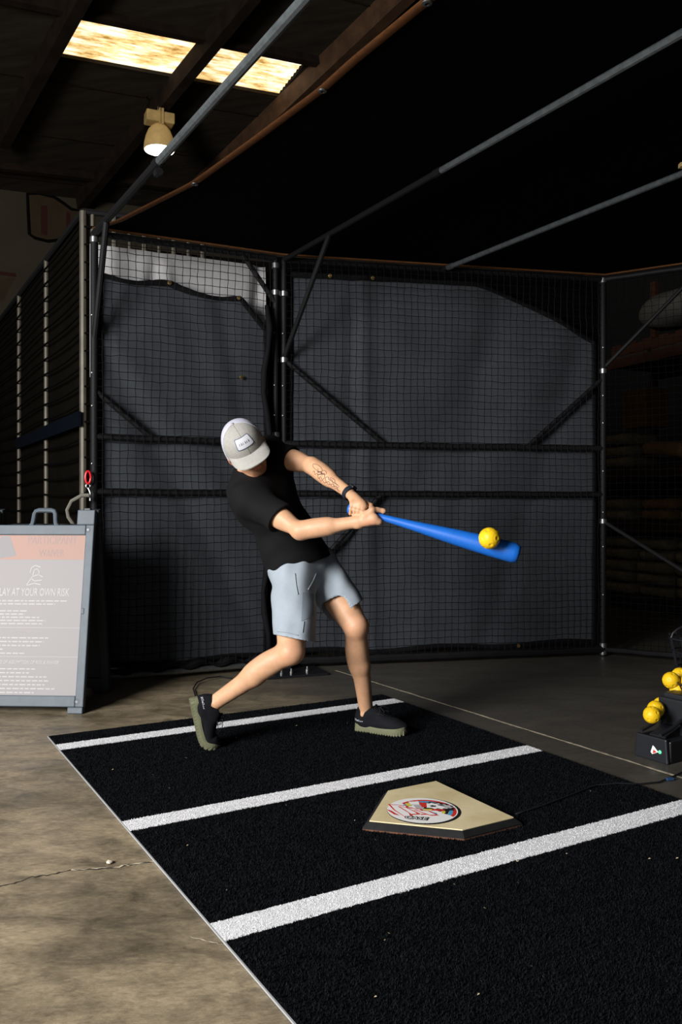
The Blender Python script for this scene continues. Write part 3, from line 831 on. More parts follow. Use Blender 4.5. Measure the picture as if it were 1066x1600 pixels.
M_orange = mat('poster_orange', (0.29, 0.175, 0.142), 0.5, spec=0.25)
M_grey = mat('poster_grey', (0.19, 0.18, 0.19), 0.5, spec=0.25)
M_ink = mat('poster_grey_ink', (0.235, 0.175, 0.165), 0.5, spec=0.25)
M_winkl = mat('poster_white_ink', (0.335, 0.33, 0.335), 0.5, spec=0.25)
mb = MB(); sbox(mb, -SW + 0.04, -0.034, 0.085, 0.955, -0.006, -0.002)
poster = mb.build('poster', M_poster, sign, 0)
mb = MB(); sbox(mb, -SW + 0.041, -0.035, 0.817, 0.954, -0.002, -0.0014); mb.build('orange_banner', M_orange, poster, 0)
def spx(x, y):                                      # poster coordinates of a sign detail
    return (x - 140) / 292.0, (1117 - y) / 322.0 * 1.1
mb = MB(); mb.prism([spx(-30, 879), spx(-12, 840), spx(2, 840), spx(15, 872)], SR, sx, sy, sz, -0.0014, -0.001)
mb.build('banner_triangle', M_grey, poster, 0)
mb = MB()
s, t = spx(72, 853); text_mb(mb, 'PARTICIPANT', 0.068, S(s, t, -0.0008), sx, sy, 'CENTER', 0.66)
s, t = spx(72, 873); text_mb(mb, 'WAIVER', 0.058, S(s, t, -0.0008), sx, sy, 'CENTER', 0.66)
mb.build('banner_lettering', M_ink, poster, 0)
mb = MB()
s, t = spx(105, 936); text_mb(mb, 'PLAY AT YOUR OWN RISK', 0.060, S(s, t, -0.0012), sx, sy, 'RIGHT', 0.56, 0.06, bold=0.0008)
s, t = spx(96, 1042); text_mb(mb, 'RELEASE OF ASSUMPTION OF RISK & WAIVER', 0.026, S(s, t, -0.0012), sx, sy, 'RIGHT', 0.72, 0.22, bold=0.0004)
s, t = spx(43, 995); text_mb(mb, 'WARNING: PARTICIPANTS', 0.017, S(s, t, -0.0012), sx, sy, 'CENTER', 0.72, 0.22)
for y in (986, 1031):
    a, t = spx(-20, y); b, _ = spx(132, y); sbox(mb, a, b, t - 0.001, t + 0.001, -0.0016, -0.0012)
mb.build('white_lettering', M_winkl, poster, 0)
mb = MB(); rr = random.Random(3)                      # illegible fine print as word-sized dashes
for y, xe in ((944, 104), (949, 84), (960, 40), (965, 36), (970, 60), (975, 70), (980, 66), (1002, 78), (1008, 70), (1014, 64), (1020, 8), (1026, 40), (1050, 60), (1056, 50), (1062, 78), (1068, 82), (1074, 76), (1080, 92), (1086, 60)):
    x = -20.0
    while x < xe:
        L_ = rr.uniform(4, 12)
        a, t = spx(x, y); b, _ = spx(min(x + L_, xe), y)
        sbox(mb, a, b, t - 0.0032, t + 0.0032, -0.0016, -0.0012); x += L_ + 1.8
mb.build('fine_print', M_winkl, poster, 0)
mb = MB()                                             # pale emblem above the heading
ec = spx(48, 905)
def eb(pts, wd=0.0026):
    for (a0, b0), (a1, b1) in zip(pts[:-1], pts[1:]):
        n_ = np.array([-(b1 - b0), a1 - a0]) / math.hypot(a1 - a0, b1 - b0) * wd
        mb.add([S(ec[0] + x, ec[1] + y, -0.0010) for x, y in ((a0 - n_[0], b0 - n_[1]), (a1 - n_[0], b1 - n_[1]), (a1 + n_[0], b1 + n_[1]), (a0 + n_[0], b0 + n_[1]))], [(0, 1, 2, 3)])
eb([(-0.045, -0.05), (-0.012, 0.0), (0.02, 0.01), (0.045, -0.004)]); eb([(-0.045, -0.05), (0.0, -0.038), (0.035, -0.045)]); eb([(-0.02, -0.012), (0.0, -0.025), (0.04, -0.02)])
eb([(-0.012, 0.005), (-0.006, 0.035), (0.012, 0.042), (0.024, 0.02), (0.018, 0.004)]); eb([(-0.028, 0.02), (-0.022, 0.048), (0.0, 0.06), (0.028, 0.05)])
mb.build('emblem', M_winkl, poster, 0)
for s_, t_ in ((-0.033, 0.980), (-0.036, 0.062), (-SW + 0.033, 0.980), (-SW + 0.036, 0.062)):
    sc = MB().lathe([(0.0, 0.0135), (0.007, 0.0135), (0.009, 0.010)], S(s_, t_), sz, 14).lathe([(0.012, 0.009), (0.014, 0.0128), (0.0165, 0.009)], S(s_, t_), sz, 14)
    sc.build('screw', mat('dark_screw', (0.05, 0.055, 0.065), 0.35, 0.5), sign)
mb = MB(); sbox(mb, -0.044, -0.026, 0.52, 0.552, -0.001, 0.015); mb.build('retaining_clip', M_sign, sign, 0, bevel=0.003)
mb = MB(); sbox(mb, -0.066, -0.030, 1.088, 1.104, -0.04, 0.004); mb.build('hinge', M_black, sign, 0, bevel=0.003)
# rear leaf
ry = nrm((0.0, -0.20, 0.98)); rz_ = np.cross(sx, ry)
rb0 = S(0, 1.092, -0.06) - ry * 1.092
rb0[2] = max(rb0[2], 0.0)
def S2(s, t, d=0.0): return rb0 + sx * s + ry * t + rz_ * d
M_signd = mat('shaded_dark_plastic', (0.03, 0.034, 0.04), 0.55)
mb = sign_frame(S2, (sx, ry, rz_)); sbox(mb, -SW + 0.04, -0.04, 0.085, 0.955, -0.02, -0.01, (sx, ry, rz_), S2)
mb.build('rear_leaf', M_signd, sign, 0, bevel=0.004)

# ------------------------------------------------------------------ turf mat with white lines
M0 = np.array([-1.381, 3.969, 0.0]); mu = np.array([0.8646, 0.5024, 0.0]); mv = np.array([0.5024, -0.8646, 0.0])
MWID, MLEN = 1.845, 3.75
turf = thing('turf_mat', M0 + mu * 0.9 + mv * 1.8, 'black turf batting mat with three white lines on the concrete floor', 'mat')
def T(a, b, h=0.0): return M0 + mu * a + mv * b + np.array([0, 0, h])
M_turf = mat('black_turf', (0.004, 0.0045, 0.0056), 0.95, spec=0.05, vary=0.5, vscale=120, bump=0.4, bscale=400)
M_pile = mat('black_pile', (0.0058, 0.0068, 0.0088), 0.8, spec=0.06, vary=0.5, vscale=25)
M_line = mat('white_turf_line', (0.66, 0.66, 0.68), 0.85, vary=0.08, vscale=60, bump=0.15, bscale=300)
M_wpile = mat('white_pile', (0.70, 0.70, 0.72), 0.8, vary=0.1, vscale=90)
M_back = mat('mat_backing', (0.26, 0.265, 0.27), 0.8)
lft = densify([T(0, b) for b in np.linspace(0, MLEN, 16)], 3)
MB().prism([(0.0, 0.0), (MWID, 0.045), (MWID, MLEN), (0.0, MLEN)], M0, mu, mv, (0, 0, 1), 0.0005, 0.006).build('base', M_turf, turf, 0)
MB().box(T(-0.0015, MLEN / 2, 0.0042), (0.004, MLEN, 0.005), (mu, mv, (0, 0, 1))).build('cut_edge', M_back, turf, 0)
LINES = ((0.170, 0.272), (1.252, 1.354), (2.074, 2.176))
for b0, b1 in LINES:
    n = 160; vs = []
    for i in range(n + 1):
        a = MWID * i / n
        vs += [T(a, b0 + 0.0025 * wob(i * 2.1, b0, 1) + RNG.normal(0, 0.0012), 0.0068), T(a, b1 + 0.0025 * wob(i * 2.1, b1, 2) + RNG.normal(0, 0.0012), 0.0068)]
    o = MB().add(vs, [(2 * i, 2 * i + 1, 2 * i + 3, 2 * i + 2) for i in range(n)]).build('white_line', M_line, turf, 0)
def pile(name, m, a, b, hgt, wd, parent):
    n = len(a); base = M0 + a[:, None] * mu + b[:, None] * mv; base[:, 2] = 0.0055
    an = RNG.uniform(0, 2 * np.pi, n); le = RNG.uniform(0, 2 * np.pi, n); ln = RNG.uniform(0, 0.7, n) * hgt
    hh = hgt * RNG.uniform(0.6, 1.1, n)
    e = np.stack([np.cos(an), np.sin(an), 0 * an], 1) * wd / 2
    tip = base + np.stack([np.cos(le) * ln, np.sin(le) * ln, hh], 1)
    V = np.stack([base - e, base + e, tip], 1).reshape(-1, 3)
    me = bpy.data.meshes.new(name)
    me.vertices.add(3 * n); me.vertices.foreach_set('co', V.astype(np.float32).ravel())
    me.loops.add(3 * n); me.loops.foreach_set('vertex_index', np.arange(3 * n, dtype=np.int32))
    me.polygons.add(n); me.polygons.foreach_set('loop_start', np.arange(0, 3 * n, 3, dtype=np.int32))
    me.materials.append(m); me.update(calc_edges=True)
    return tag(link(name, me, parent, 0), kind='stuff')
nb = 300000
a = RNG.uniform(0.002, MWID - 0.002, nb); b = RNG.uniform(0.004, 1, nb) ** 0.9 * (MLEN - 0.75)
k = b > 0.045 * a / MWID + 0.004
inl = np.zeros(nb, bool)
for b0, b1 in LINES: inl |= (b > b0 - 0.0015 + RNG.normal(0, 0.0025, nb)) & (b < b1 + 0.0015 + RNG.normal(0, 0.0025, nb))
pile('black_pile', M_pile, a[k & ~inl], b[k & ~inl], 0.0075, 0.0035, turf)
na = 42000
a = RNG.uniform(0.001, MWID - 0.001, na); li = RNG.integers(0, 3, na)
b = np.array([l[0] for l in LINES])[li] + RNG.uniform(-0.0015, 0.1035, na) + RNG.normal(0, 0.0012, na)
pile('white_pile', M_wpile, a, b, 0.0035, 0.004, turf)
# bits of litter on turf and floor
mb = MB(); rr = random.Random(5)
for i in range(46):
    q = T(rr.uniform(0.1, 1.7), rr.uniform(0.1, 2.8), 0.0135); t = rr.uniform(0, 3.1)
    e1 = np.array([math.cos(t), math.sin(t), 0.2]); e2 = np.cross(e1, (0, 0, 1))
    s_ = rr.uniform(0.0012, 0.0032)
    mb.add([q - e1 * s_ * 1.6, q + e2 * s_ * 0.6, q + e1 * s_ * 1.6, q - e2 * s_ * 0.6 + (0, 0, 0.002)], [(0, 1, 2), (0, 2, 3)])
tag(mb.build('litter', mat('straw_bits', (0.42, 0.34, 0.22), 0.8), None, 0), 'tiny straw coloured bits of litter lying on the black turf', 'litter', kind='stuff')
q = G(171, 1349)
mb = MB(); r_ = np.random.default_rng(4)
mb.lathe([(0.006, 0.0), (0.010, 0.004), (0.008, 0.008), (0.0, 0.010)], q, n=9); mb.v = [tuple(np.array(v) + np.append(r_.normal(0, 0.0012, 2), 0)) for v in mb.v]
tag(mb.build('concrete_chip', mat('pale_chip', (0.55, 0.47, 0.38), 0.8), None, 25), 'small pale chip of concrete lying by the floor crack', 'chip')

# ------------------------------------------------------------------ home plate
pm = np.array([0.475, 3.04, 0.0])                    # middle of the front edge
pu = -UD * 0 - mu                                     # towards the apex
pv = mv
plate = thing('home_plate', pm + pu * 0.2, 'cream home plate with round printed emblem and black sloping rubber edge', 'home plate')
PW = 0.44
poly = [(0, -PW / 2), (0, PW / 2), (PW / 2, PW / 2), (PW / 2 + PW / 2, 0), (PW / 2, -PW / 2)]
def inset(poly, d):
    n = len(poly); out = []
    for i in range(n):
        p0, p1, p2 = (np.array(poly[i - 1]), np.array(poly[i]), np.array(poly[(i + 1) % n]))
        n1 = np.array([-(p1 - p0)[1], (p1 - p0)[0]]); n2 = np.array([-(p2 - p1)[1], (p2 - p1)[0]])
        n1 /= np.linalg.norm(n1); n2 /= np.linalg.norm(n2)
        bis = n1 + n2; bis /= np.linalg.norm(bis)
        out.append(tuple(p1 + bis * d / bis.dot(n1)))
    return out
area = sum(poly[i][0] * poly[(i + 1) % 5][1] - poly[(i + 1) % 5][0] * poly[i][1] for i in range(5))
sg = 1 if area > 0 else -1
outer = inset(poly, -0.019 * sg)
def PL(p, h): return pm + pu * p[0] + pv * p[1] + np.array([0, 0, h])
mb = MB()
h0, h1 = 0.010, 0.031
vs = [PL(p, h0) for p in outer] + [PL(p, h0 + 0.006) for p in outer] + [PL(p, h1) for p in inset(poly, -0.002 * sg)]
fs = [tuple(range(5))] + [(i, (i + 1) % 5, 5 + (i + 1) % 5, 5 + i) for i in range(5)] + [(5 + i, 5 + (i + 1) % 5, 10 + (i + 1) % 5, 10 + i) for i in range(5)] + [tuple(range(10, 15))]
mb.add(vs, fs)
mb.build('rubber_bevel', mat('black_rubber', (0.012, 0.012, 0.013), 0.55, vary=0.3, vscale=40), plate, 0)
mb = MB(); mb.prism([tuple(np.array(p)) for p in inset(poly, -0.0194 * sg)], pm, pu, pv, (0, 0, 1), 0.004, 0.0115)
mb.build('wood_base', mat('reddish_ply', (0.12, 0.05, 0.028), 0.8), plate, 0)
M_plate = mat('cream_worn_plate', (0.70, 0.60, 0.38), 0.42, color2=(0.56, 0.46, 0.255), vscale=7, detail=7)
mb = MB(); mb.prism(poly, pm, pu, pv, (0, 0, 1), 0.030, 0.0345)
top = mb.build('plate_top', M_plate, plate, 0, bevel=0.0015)
# worn pale patches
M_pale = mat('pale_wear', (0.70, 0.64, 0.47), 0.5)
# round emblem
ec = G(661, 1266, 0.035); er = nrm((1.0, -0.22, 0)); eu = np.array([-er[1], er[0], 0]); RADI = 0.128
def disc(rad, h, m, name, off=(0, 0), par=top, n=48, sxx=1.0):
    o = ec + er * off[0] + eu * off[1]; o[2] = h
    MB().add([o + rad * sxx * math.cos(t) * er + rad * math.sin(t) * eu for t in np.linspace(0, 2 * math.pi, n, endpoint=False)], [tuple(range(n))]).build(name, m, par, 0)
EH = 0.0347
I_blk = mat('ink_black', (0.012, 0.012, 0.012), 0.4); I_wht = mat('ink_white', (0.78, 0.77, 0.76), 0.4); I_red = mat('ink_red', (0.55, 0.03, 0.025), 0.4)
I_blu = mat('ink_blue', (0.05, 0.32, 0.55), 0.4); I_yel = mat('ink_yellow', (0.62, 0.52, 0.06), 0.4); I_grn = mat('ink_green', (0.25, 0.42, 0.10), 0.4); I_gry = mat('ink_grey', (0.42, 0.40, 0.41), 0.4)
disc(RADI, EH, I_blk, 'emblem_rim', (0.004, -0.002)); disc(RADI * 0.955, EH + 0.0002, I_wht, 'emblem_field', (-0.002, 0.002))
def arc(r0_, r1_, t0, t1, m, h, c=(0.01, 0.0), name='emblem_band'):
    o = ec + er * c[0] + eu * c[1]; o = o.copy(); o[2] = h
    ts = np.linspace(math.radians(t0), math.radians(t1), 28)
    vs = [o + r * (math.cos(t) * er + math.sin(t) * eu) for t in ts for r in (r0_, r1_)]
    MB().add(vs, [(2 * i, 2 * i + 2, 2 * i + 3, 2 * i + 1) for i in range(27)]).build(name, m, top, 0)
arc(0.100, 0.106, -22, 150, I_red, EH + 0.0004); arc(0.093, 0.100, -20, 152, I_red, EH + 0.0003); arc(0.080, 0.093, -18, 156, I_blu, EH + 0.0003)
arc(0.068, 0.079, -16, 160, I_blk, EH + 0.0003); arc(0.056, 0.068, -14, 120, I_yel, EH + 0.0004); arc(0.068, 0.076, 95, 150, I_grn, EH + 0.0004)
def ep(pts, m, h, name):
    o = ec.copy(); o[2] = h
    MB().add([o + er * x + eu * y for x, y in pts], [tuple(range(len(pts)))]).build(name, m, top, 0)
def jag(cx_, cy_, rx, ry_, n, amp, seed, rot=0.0):
    r = np.random.default_rng(seed); out = []
    for i in range(n):
        t = 2 * math.pi * i / n; k_ = 1 + (amp if i % 2 else -amp) * r.uniform(0.5, 1)
        x, y = rx * k_ * math.cos(t), ry_ * k_ * math.sin(t)
        out.append((cx_ + x * math.cos(rot) - y * math.sin(rot), cy_ + x * math.sin(rot) + y * math.cos(rot)))
    return out
ep(jag(0.045, 0.045, 0.062, 0.042, 26, 0.12, 2, -0.2), I_blk, EH + 0.0006, 'emblem_shape')
ep(jag(0.036, 0.050, 0.044, 0.026, 22, 0.2, 3, -0.15), I_wht, EH + 0.0008, 'emblem_shape')
ep(jag(0.075, 0.055, 0.026, 0.014, 14, 0.25, 4, -0.5), I_gry, EH + 0.0009, 'emblem_shape')
ep(jag(0.030, 0.047, 0.012, 0.008, 10, 0.2, 9), I_blk, EH + 0.001, 'emblem_shape'); ep(jag(0.055, 0.062, 0.016, 0.005, 10, 0.3, 10, -0.3), I_blk, EH + 0.001, 'emblem_shape')
ep([(-0.022, 0.075), (0.004, 0.072), (0.010, 0.030), (-0.012, 0.026)], I_red, EH + 0.001, 'emblem_shape')
ep([(0.02, 0.018), (0.075, 0.022), (0.07, 0.006), (0.03, 0.004)], I_red, EH + 0.0009, 'emblem_shape'); ep([(0.0, 0.012), (0.03, 0.016), (0.03, 0.004), (0.004, 0.0)], I_yel, EH + 0.001, 'emblem_shape')
ep([(-0.06, 0.072), (-0.026, 0.085), (-0.018, 0.05), (-0.052, 0.044)], I_wht, EH + 0.0009, 'emblem_shape'); ep([(-0.07, 0.055), (-0.054, 0.058), (-0.044, 0.030), (-0.058, 0.026)], I_yel, EH + 0.001, 'emblem_shape')
ep([(-0.042, 0.046), (-0.016, 0.05), (0.004, 0.004), (-0.02, 0.0)], I_gry, EH + 0.0011, 'emblem_shape')
ep([(-0.014, 0.002), (0.05, -0.018), (0.05, -0.032), (-0.006, -0.012)], I_blu, EH + 0.0009, 'emblem_shape')
# jagged white lettering strokes edged in red
for i, (x0, x1, y0, y1) in enumerate(((-0.122, -0.04, 0.028, -0.075), (-0.085, -0.02, 0.012, -0.05), (-0.056, 0.012, 0.006, -0.044), (-0.028, 0.044, -0.008, -0.046))):
    o_ = [(x0 - 0.006, y0 + 0.004), (x1 - 0.02, y0 + 0.003), (x1 + 0.014, y1 + 0.006), (x1 - 0.012, y1 - 0.003), (x0 + 0.024, (y0 + y1) / 2)]
    i_ = [(x0 + 0.004, y0 - 0.001), (x1 - 0.024, y0 - 0.002), (x1 + 0.004, y1 + 0.010), (x1 - 0.014, y1 + 0.003), (x0 + 0.028, (y0 + y1) / 2 + 0.003)]
    ep(o_, I_red, EH + 0.0012 + i * 0.0002, 'emblem_letter'); ep(i_, I_wht, EH + 0.0013 + i * 0.0002, 'emblem_letter')
ep([(-0.126, -0.02), (-0.108, -0.028), (-0.072, -0.070), (-0.092, -0.062)], I_red, EH + 0.0012, 'emblem_letter')
mb = MB(); o = ec - er * 0.052 - eu * 0.092; o[2] = EH + 0.0019
text_mb(mb, 'CASE', 0.034, o, er, eu, 'LEFT', 0.95, 0.15, bold=0.0032); mb.build('emblem_letter', I_blk, top, 0)
mb = MB(); o = o.copy(); o[2] = EH + 0.0021
text_mb(mb, 'CASE', 0.034, o, er, eu, 'LEFT', 0.95, 0.15); mb.build('emblem_letter', I_wht, top, 0)

# ------------------------------------------------------------------ yellow balls
def ball_mesh():
    dirs = []
    for i in range(14):
        y = 1 - 2 * (i + 0.5) / 14; r = math.sqrt(1 - y * y); t = i * 2.399963
        dirs.append((r * math.cos(t), y, r * math.sin(t)))
    dirs = np.array(dirs)
    mb = MB(); nu, nv = 64, 44
    vs = []; fs = []
    for j in range(nv + 1):
        ph = math.pi * j / nv
        for i in range(nu):
            t = 2 * math.pi * i / nu
            d = np.array([math.sin(ph) * math.cos(t), math.sin(ph) * math.sin(t), math.cos(ph)])
            an = np.arccos(np.clip(dirs @ d, -1, 1))
            m_ = an.min()
            rr = 1 - 0.085 * math.exp(-(m_ / 0.15) ** 4) - 0.022 * math.exp(-((m_ - 0.40) / 0.035) ** 2)
            vs.append(d * 0.040 * rr)
    fs = [(j * nu + i, (j + 1) * nu + i, (j + 1) * nu + (i + 1) % nu, j * nu + (i + 1) % nu) for j in range(nv) for i in range(nu)]
    mb.add(vs, fs)
    me = bpy.data.meshes.new('yellow_ball'); me.from_pydata(mb.v, [], mb.f); me.materials.append(M_yellow); me.update()
    return me
BALL = ball_mesh()
def ball(c, r, rot, label, group=None):
    o = link('yellow_ball', BALL, None, 180)
    o.location = tuple(map(float, c)); o.scale = (r / 0.040,) * 3; o.rotation_euler = rot
    return tag(o, label, 'ball', group)

# ------------------------------------------------------------------ pitching machine at the right edge
k0 = np.array([1.372, 3.535, 0.0]); ke = nrm((-0.555, 0.832, 0)); kd = nrm((0.832, 0.555, 0))      # ke: along the front face, kd: into the machine
mach = thing('pitching_machine', k0, 'small black pitching machine with a ball chute at right edge', 'pitching machine')
def K(a, d, h): return k0 + ke * a + kd * d + np.array([0, 0, h])
mb = MB()
prof = [(0.0, 0.0), (0.36, 0.0), (0.36, 0.10), (0.145, 0.10), (0.10, 0.085), (0.03, 0.112), (0.0, 0.112)]
mb.prism([(0.0, 0.0), (0.168, 0.0), (0.160, 0.104), (0.008, 0.104)], k0, ke, (0, 0, 1), kd, 0.0, 0.02)
mb.prism([(0.0, 0.0), (0.168, 0.0), (0.168, 0.094), (0.0, 0.094)], k0 + kd * 0.02, ke, (0, 0, 1), kd, 0.0, 0.34)
body = mb.build('body', M_black, mach, 0, bevel=0.006)
MB().box(K(0.084, 0.24, 0.16), (0.145, 0.18, 0.17), (ke, kd, (0, 0, 1))).box(K(0.084, 0.24, 0.25), (0.12, 0.15, 0.03), (ke, kd, (0, 0, 1))).build('tower', M_black, mach, 0, bevel=0.01)
MB().prism([(0.05, 0.094), (0.20, 0.094), (0.20, 0.150), (0.12, 0.122), (0.05, 0.100)], k0 + ke * 0.045, kd, (0, 0, 1), ke, 0.0, 0.08).build('ball_ramp', M_black, mach, 0)
ch = MB()
for a_ in (0.036, 0.132):
    ch.tube([K(a_, 0.0, 0.118), K(a_, 0.08, 0.135), K(a_, 0.16, 0.165)], 0.008, 8)
ch.build('ball_chute', M_black, mach)
MB().prism([(0.045, 0.045), (0.075, 0.030), (0.083, 0.038), (0.072, 0.068), (0.065, 0.064)], k0 - kd * 0.0008, -ke * -1, (0, 0, 1), kd, -0.0006, 0.0).build('emblem', I_wht, body, 0)
MB().prism([(0.053, 0.043), (0.072, 0.034), (0.068, 0.052)], k0 - kd * 0.0016, ke, (0, 0, 1), kd, -0.0006, 0.0).build('emblem', I_red, body, 0)
MB().lathe([(0.0, 0.004), (0.006, 0.003), (0.008, 0)], K(0.038, -0.0005, 0.047), -kd, 12).build('status_light', mat('green_led', (0.1, 0.6, 0.3), 0.4, emit=(0.15, 0.9, 0.4), estr=0.8), body)
# wire hopper ring on the tower
hc = K(0.04, 0.30, 0.0)
ring = lambda h, r: [hc + np.array([r * math.cos(t), r * math.sin(t), h + 0.02 * math.cos(t)]) for t in np.linspace(0, 2 * math.pi, 28, endpoint=False)]
hop = MB().tube(ring(0.318, 0.098), 0.005, 7, closed=True).tube(ring(0.27, 0.075), 0.004, 7, closed=True)
for t in np.linspace(0, 2 * math.pi, 8, endpoint=False):
    d = np.array([math.cos(t), math.sin(t), 0])
    hop.tube([hc + d * 0.098 + (0, 0, 0.318 + 0.02 * math.cos(t)), hc + d * 0.075 + (0, 0, 0.27 + 0.02 * math.cos(t)), hc + d * 0.03 + (0, 0, 0.25)], 0.0035, 6)
hop.build('hopper', M_black, mach)
for px, py, Y, r, rt, lb in ((1019, 1117, 3.62, 0.037, (0.3, 0.2, 0), 'yellow plastic ball lowest in the chute of the pitching machine'),
                             (1025, 1108, 3.70, 0.037, (1.3, 0.9, 0.4), 'yellow plastic ball behind the lowest one in the machine chute'),
                             (1033, 1101, 3.78, 0.033, (2.1, 0.2, 1.0), 'yellow plastic ball at top of chute against the machine tower'),
                             (1049, 1063, 3.80, 0.038, (0.4, 1.2, 0.3), 'yellow plastic ball at the left rim of the hopper'),
                             (1063, 1056, 3.88, 0.038, (2.0, 0.4, 1.3), 'yellow plastic ball highest in the hopper heap'),
                             (1060, 1078, 3.80, 0.037, (0.9, 2.2, 0.3), 'yellow plastic ball low inside the hopper behind the ring'),
                             (1074, 1068, 3.80, 0.038, (1.9, 0.2, 2.3), 'yellow plastic ball at right of the hopper cut by the frame')):
    ball(P(px, py, Y), r, rt, lb)
cord = [T(1.55, 1.32, 0.010), G(806, 1272, 0.012), G(850, 1258, 0.013), G(890, 1243, 0.013), G(930, 1227, 0.013), G(965, 1224, 0.012), G(1000, 1225, 0.008), G(1030, 1222, 0.006), G(1050, 1214, 0.006), K(0.02, 0.30, 0.01) + np.array([0.05, -0.05, 0])]
cord = cord[1:]
cb_ = MB().tube([lerp(cord[i], cord[i + 1], k / 4) for i in range(len(cord) - 1) for k in range(4)] + [cord[-1]], 0.0035, 6).build('power_cord', M_black, None, 180)
tag(cb_, 'thin black cord running over the turf from plate to machine', 'cord')
tg = G(1047, 1217, 0.008)
MB().box(tg, (0.03, 0.012, 0.008), (nrm((1, 0.3, 0)), nrm((-0.3, 1, 0)), (0, 0, 1))).build('blue_tag', mat('blue_tag', (0.02, 0.06, 0.16), 0.5), cb_, 0)
lc = [G(362, 1060, 0.01), G(345, 1057, 0.012), G(325, 1059, 0.02), G(308, 1066, 0.012), G(302, 1076, 0.008), G(306, 1090, 0.008), G(316, 1102, 0.008)]
tag(MB().tube(lc, 0.004, 6).build('loose_cord', M_black, None), 'thin black cord curling on the floor under the narrow scrim', 'cord')

# black wire basket behind the machine
bk = np.array([2.22, 5.05, 0.0])
bas = thing('wire_basket', bk, 'black wire ball basket standing behind the machine at right edge', 'basket')
wb = MB(); RX, RY, H_ = 0.24, 0.2, 0.30
for h, f in ((0.02, 0.75), (0.12, 0.83), (0.22, 0.92), (H_, 1.0)):
    wb.tube([bk + np.array([RX * f * math.cos(t), RY * f * math.sin(t), h]) for t in np.linspace(0, 2 * math.pi, 28, endpoint=False)], 0.007 if h == H_ else 0.005, 6, closed=True)
for t in np.linspace(0, 2 * math.pi, 14, endpoint=False):
    wb.tube([bk + np.array([RX * f * math.cos(t), RY * f * math.sin(t), h]) for h, f in ((0.005, 0.74), (0.32, 1.0))], 0.005, 6)
wb.build('body', M_black, bas)
MB().tube([bk + np.array([-RX * math.cos(t), 0, H_ + 0.10 * math.sin(t)]) for t in np.linspace(0, math.pi, 12)], 0.007, 7).build('handle', M_black, bas)

# ------------------------------------------------------------------ warehouse racking in the dark at right
rw = nrm((0.40, -0.917, 0)); rdp = np.array([-rw[1], rw[0], 0])       # along the rack, into the rack
r00 = np.array([2.90, 9.65, 0])
def K2(a, d, h): return r00 + rw * a + rdp * d + np.array([0, 0, h])
rack = thing('pallet_rack', K2(0, 0, 0), 'dim orange pallet rack standing behind the net wing', 'rack')
M_rack = mat('rack_orange', (0.045, 0.014, 0.005), 0.6, vary=0.3, vscale=5)
M_wood = mat('rack_board', (0.04, 0.028, 0.018), 0.8, vary=0.4, vscale=5)
for a_ in (-0.1, 2.5):
    for d_ in (0.0, 1.0): MB().box(K2(a_, d_, 1.9), (0.08, 0.06, 3.8), (rw, rdp, (0, 0, 1))).build('upright', M_rack, rack, 0)
for h in (0.92, 1.50, 2.72):
    for d_ in (0.0, 1.0): MB().box(K2(1.2, d_, h - 0.05), (2.56, 0.05, 0.10), (rw, rdp, (0, 0, 1))).build('beam', M_rack, rack, 0)
    for k_ in range(5): MB().box(K2(0.1 + 0.52 * k_, 0.5, h + 0.012), (0.46, 1.04, 0.022), (rw, rdp, (0, 0, 1))).build('board', M_wood, rack, 0)
M_sack = mat('dusty_sack', (0.26, 0.21, 0.125), 0.85, vary=0.3, vscale=4)
M_sack2 = mat('ochre_sack', (0.28, 0.155, 0.045), 0.85, vary=0.3, vscale=4)
M_card = mat('brown_cardboard', (0.16, 0.068, 0.018), 0.8, vary=0.2, vscale=4)
def sack_mesh(name, m, L_=0.52, W_=0.5, H_=0.13):
    mb = MB()
    def f(u, v):
        t = (u - 0.5) * math.pi; p = v * 2 * math.pi
        sp = lambda q, e: math.copysign(abs(q) ** e, q)
        x = sp(math.sin(t), 0.45) * L_ / 2; c = abs(math.cos(t)) ** 0.45
        y = sp(math.cos(p), 0.5) * c * W_ / 2; zz = sp(math.sin(p), 0.6) * c * H_ / 2
        s_ = 1 + 0.06 * math.sin(7 * x / L_ + 3 * y)
        return rw * x + rdp * y * s_ + np.array([0, 0, zz * s_])
    mb.grid(f, 16, 20)
    me = bpy.data.meshes.new(name); me.from_pydata(mb.v, [], mb.f); me.materials.append(m); me.update()
    return me
SK, SK2 = sack_mesh('sack', M_sack), sack_mesh('sack', M_sack2)
rs = random.Random(9)
def sack(a_, h, me, label, grp, sc=1.0, tilt=0.0):
    o = link('sack', me, None, 180); o.location = tuple(K2(a_ + rs.uniform(-0.02, 0.02), 0.30 + rs.uniform(-0.03, 0.03), h)); o.scale = (sc, sc, sc); o.rotation_euler = (tilt, rs.uniform(-0.04, 0.04), rs.uniform(-0.08, 0.08))
    tag(o, label, 'sack', grp)
pal = thing('wooden_pallet', K2(0.85, 0.5, 0), 'low wooden pallet on the floor under the lowest sacks', 'pallet')
for d_ in (0.08, 0.5, 0.92): MB().box(K2(0.85, d_, 0.06), (1.75, 0.08, 0.10), (rw, rdp, (0, 0, 1))).build('stringer', M_wood, pal, 0)
for k_ in range(9): MB().box(K2(0.05 + 0.2 * k_, 0.5, 0.12), (0.12, 1.0, 0.022), (rw, rdp, (0, 0, 1))).build('board', M_wood, pal, 0)
for c_, a_ in enumerate((0.28, 0.84, 1.40)):
    for l_ in range(5): sack(a_, 0.196 + 0.127 * l_, SK, '%s sack of the %s pile on the low pallet' % (('bottom', 'second lowest', 'middle', 'second highest', 'topmost')[l_], ('left', 'middle', 'right')[c_]), 'sacks on the low pallet')
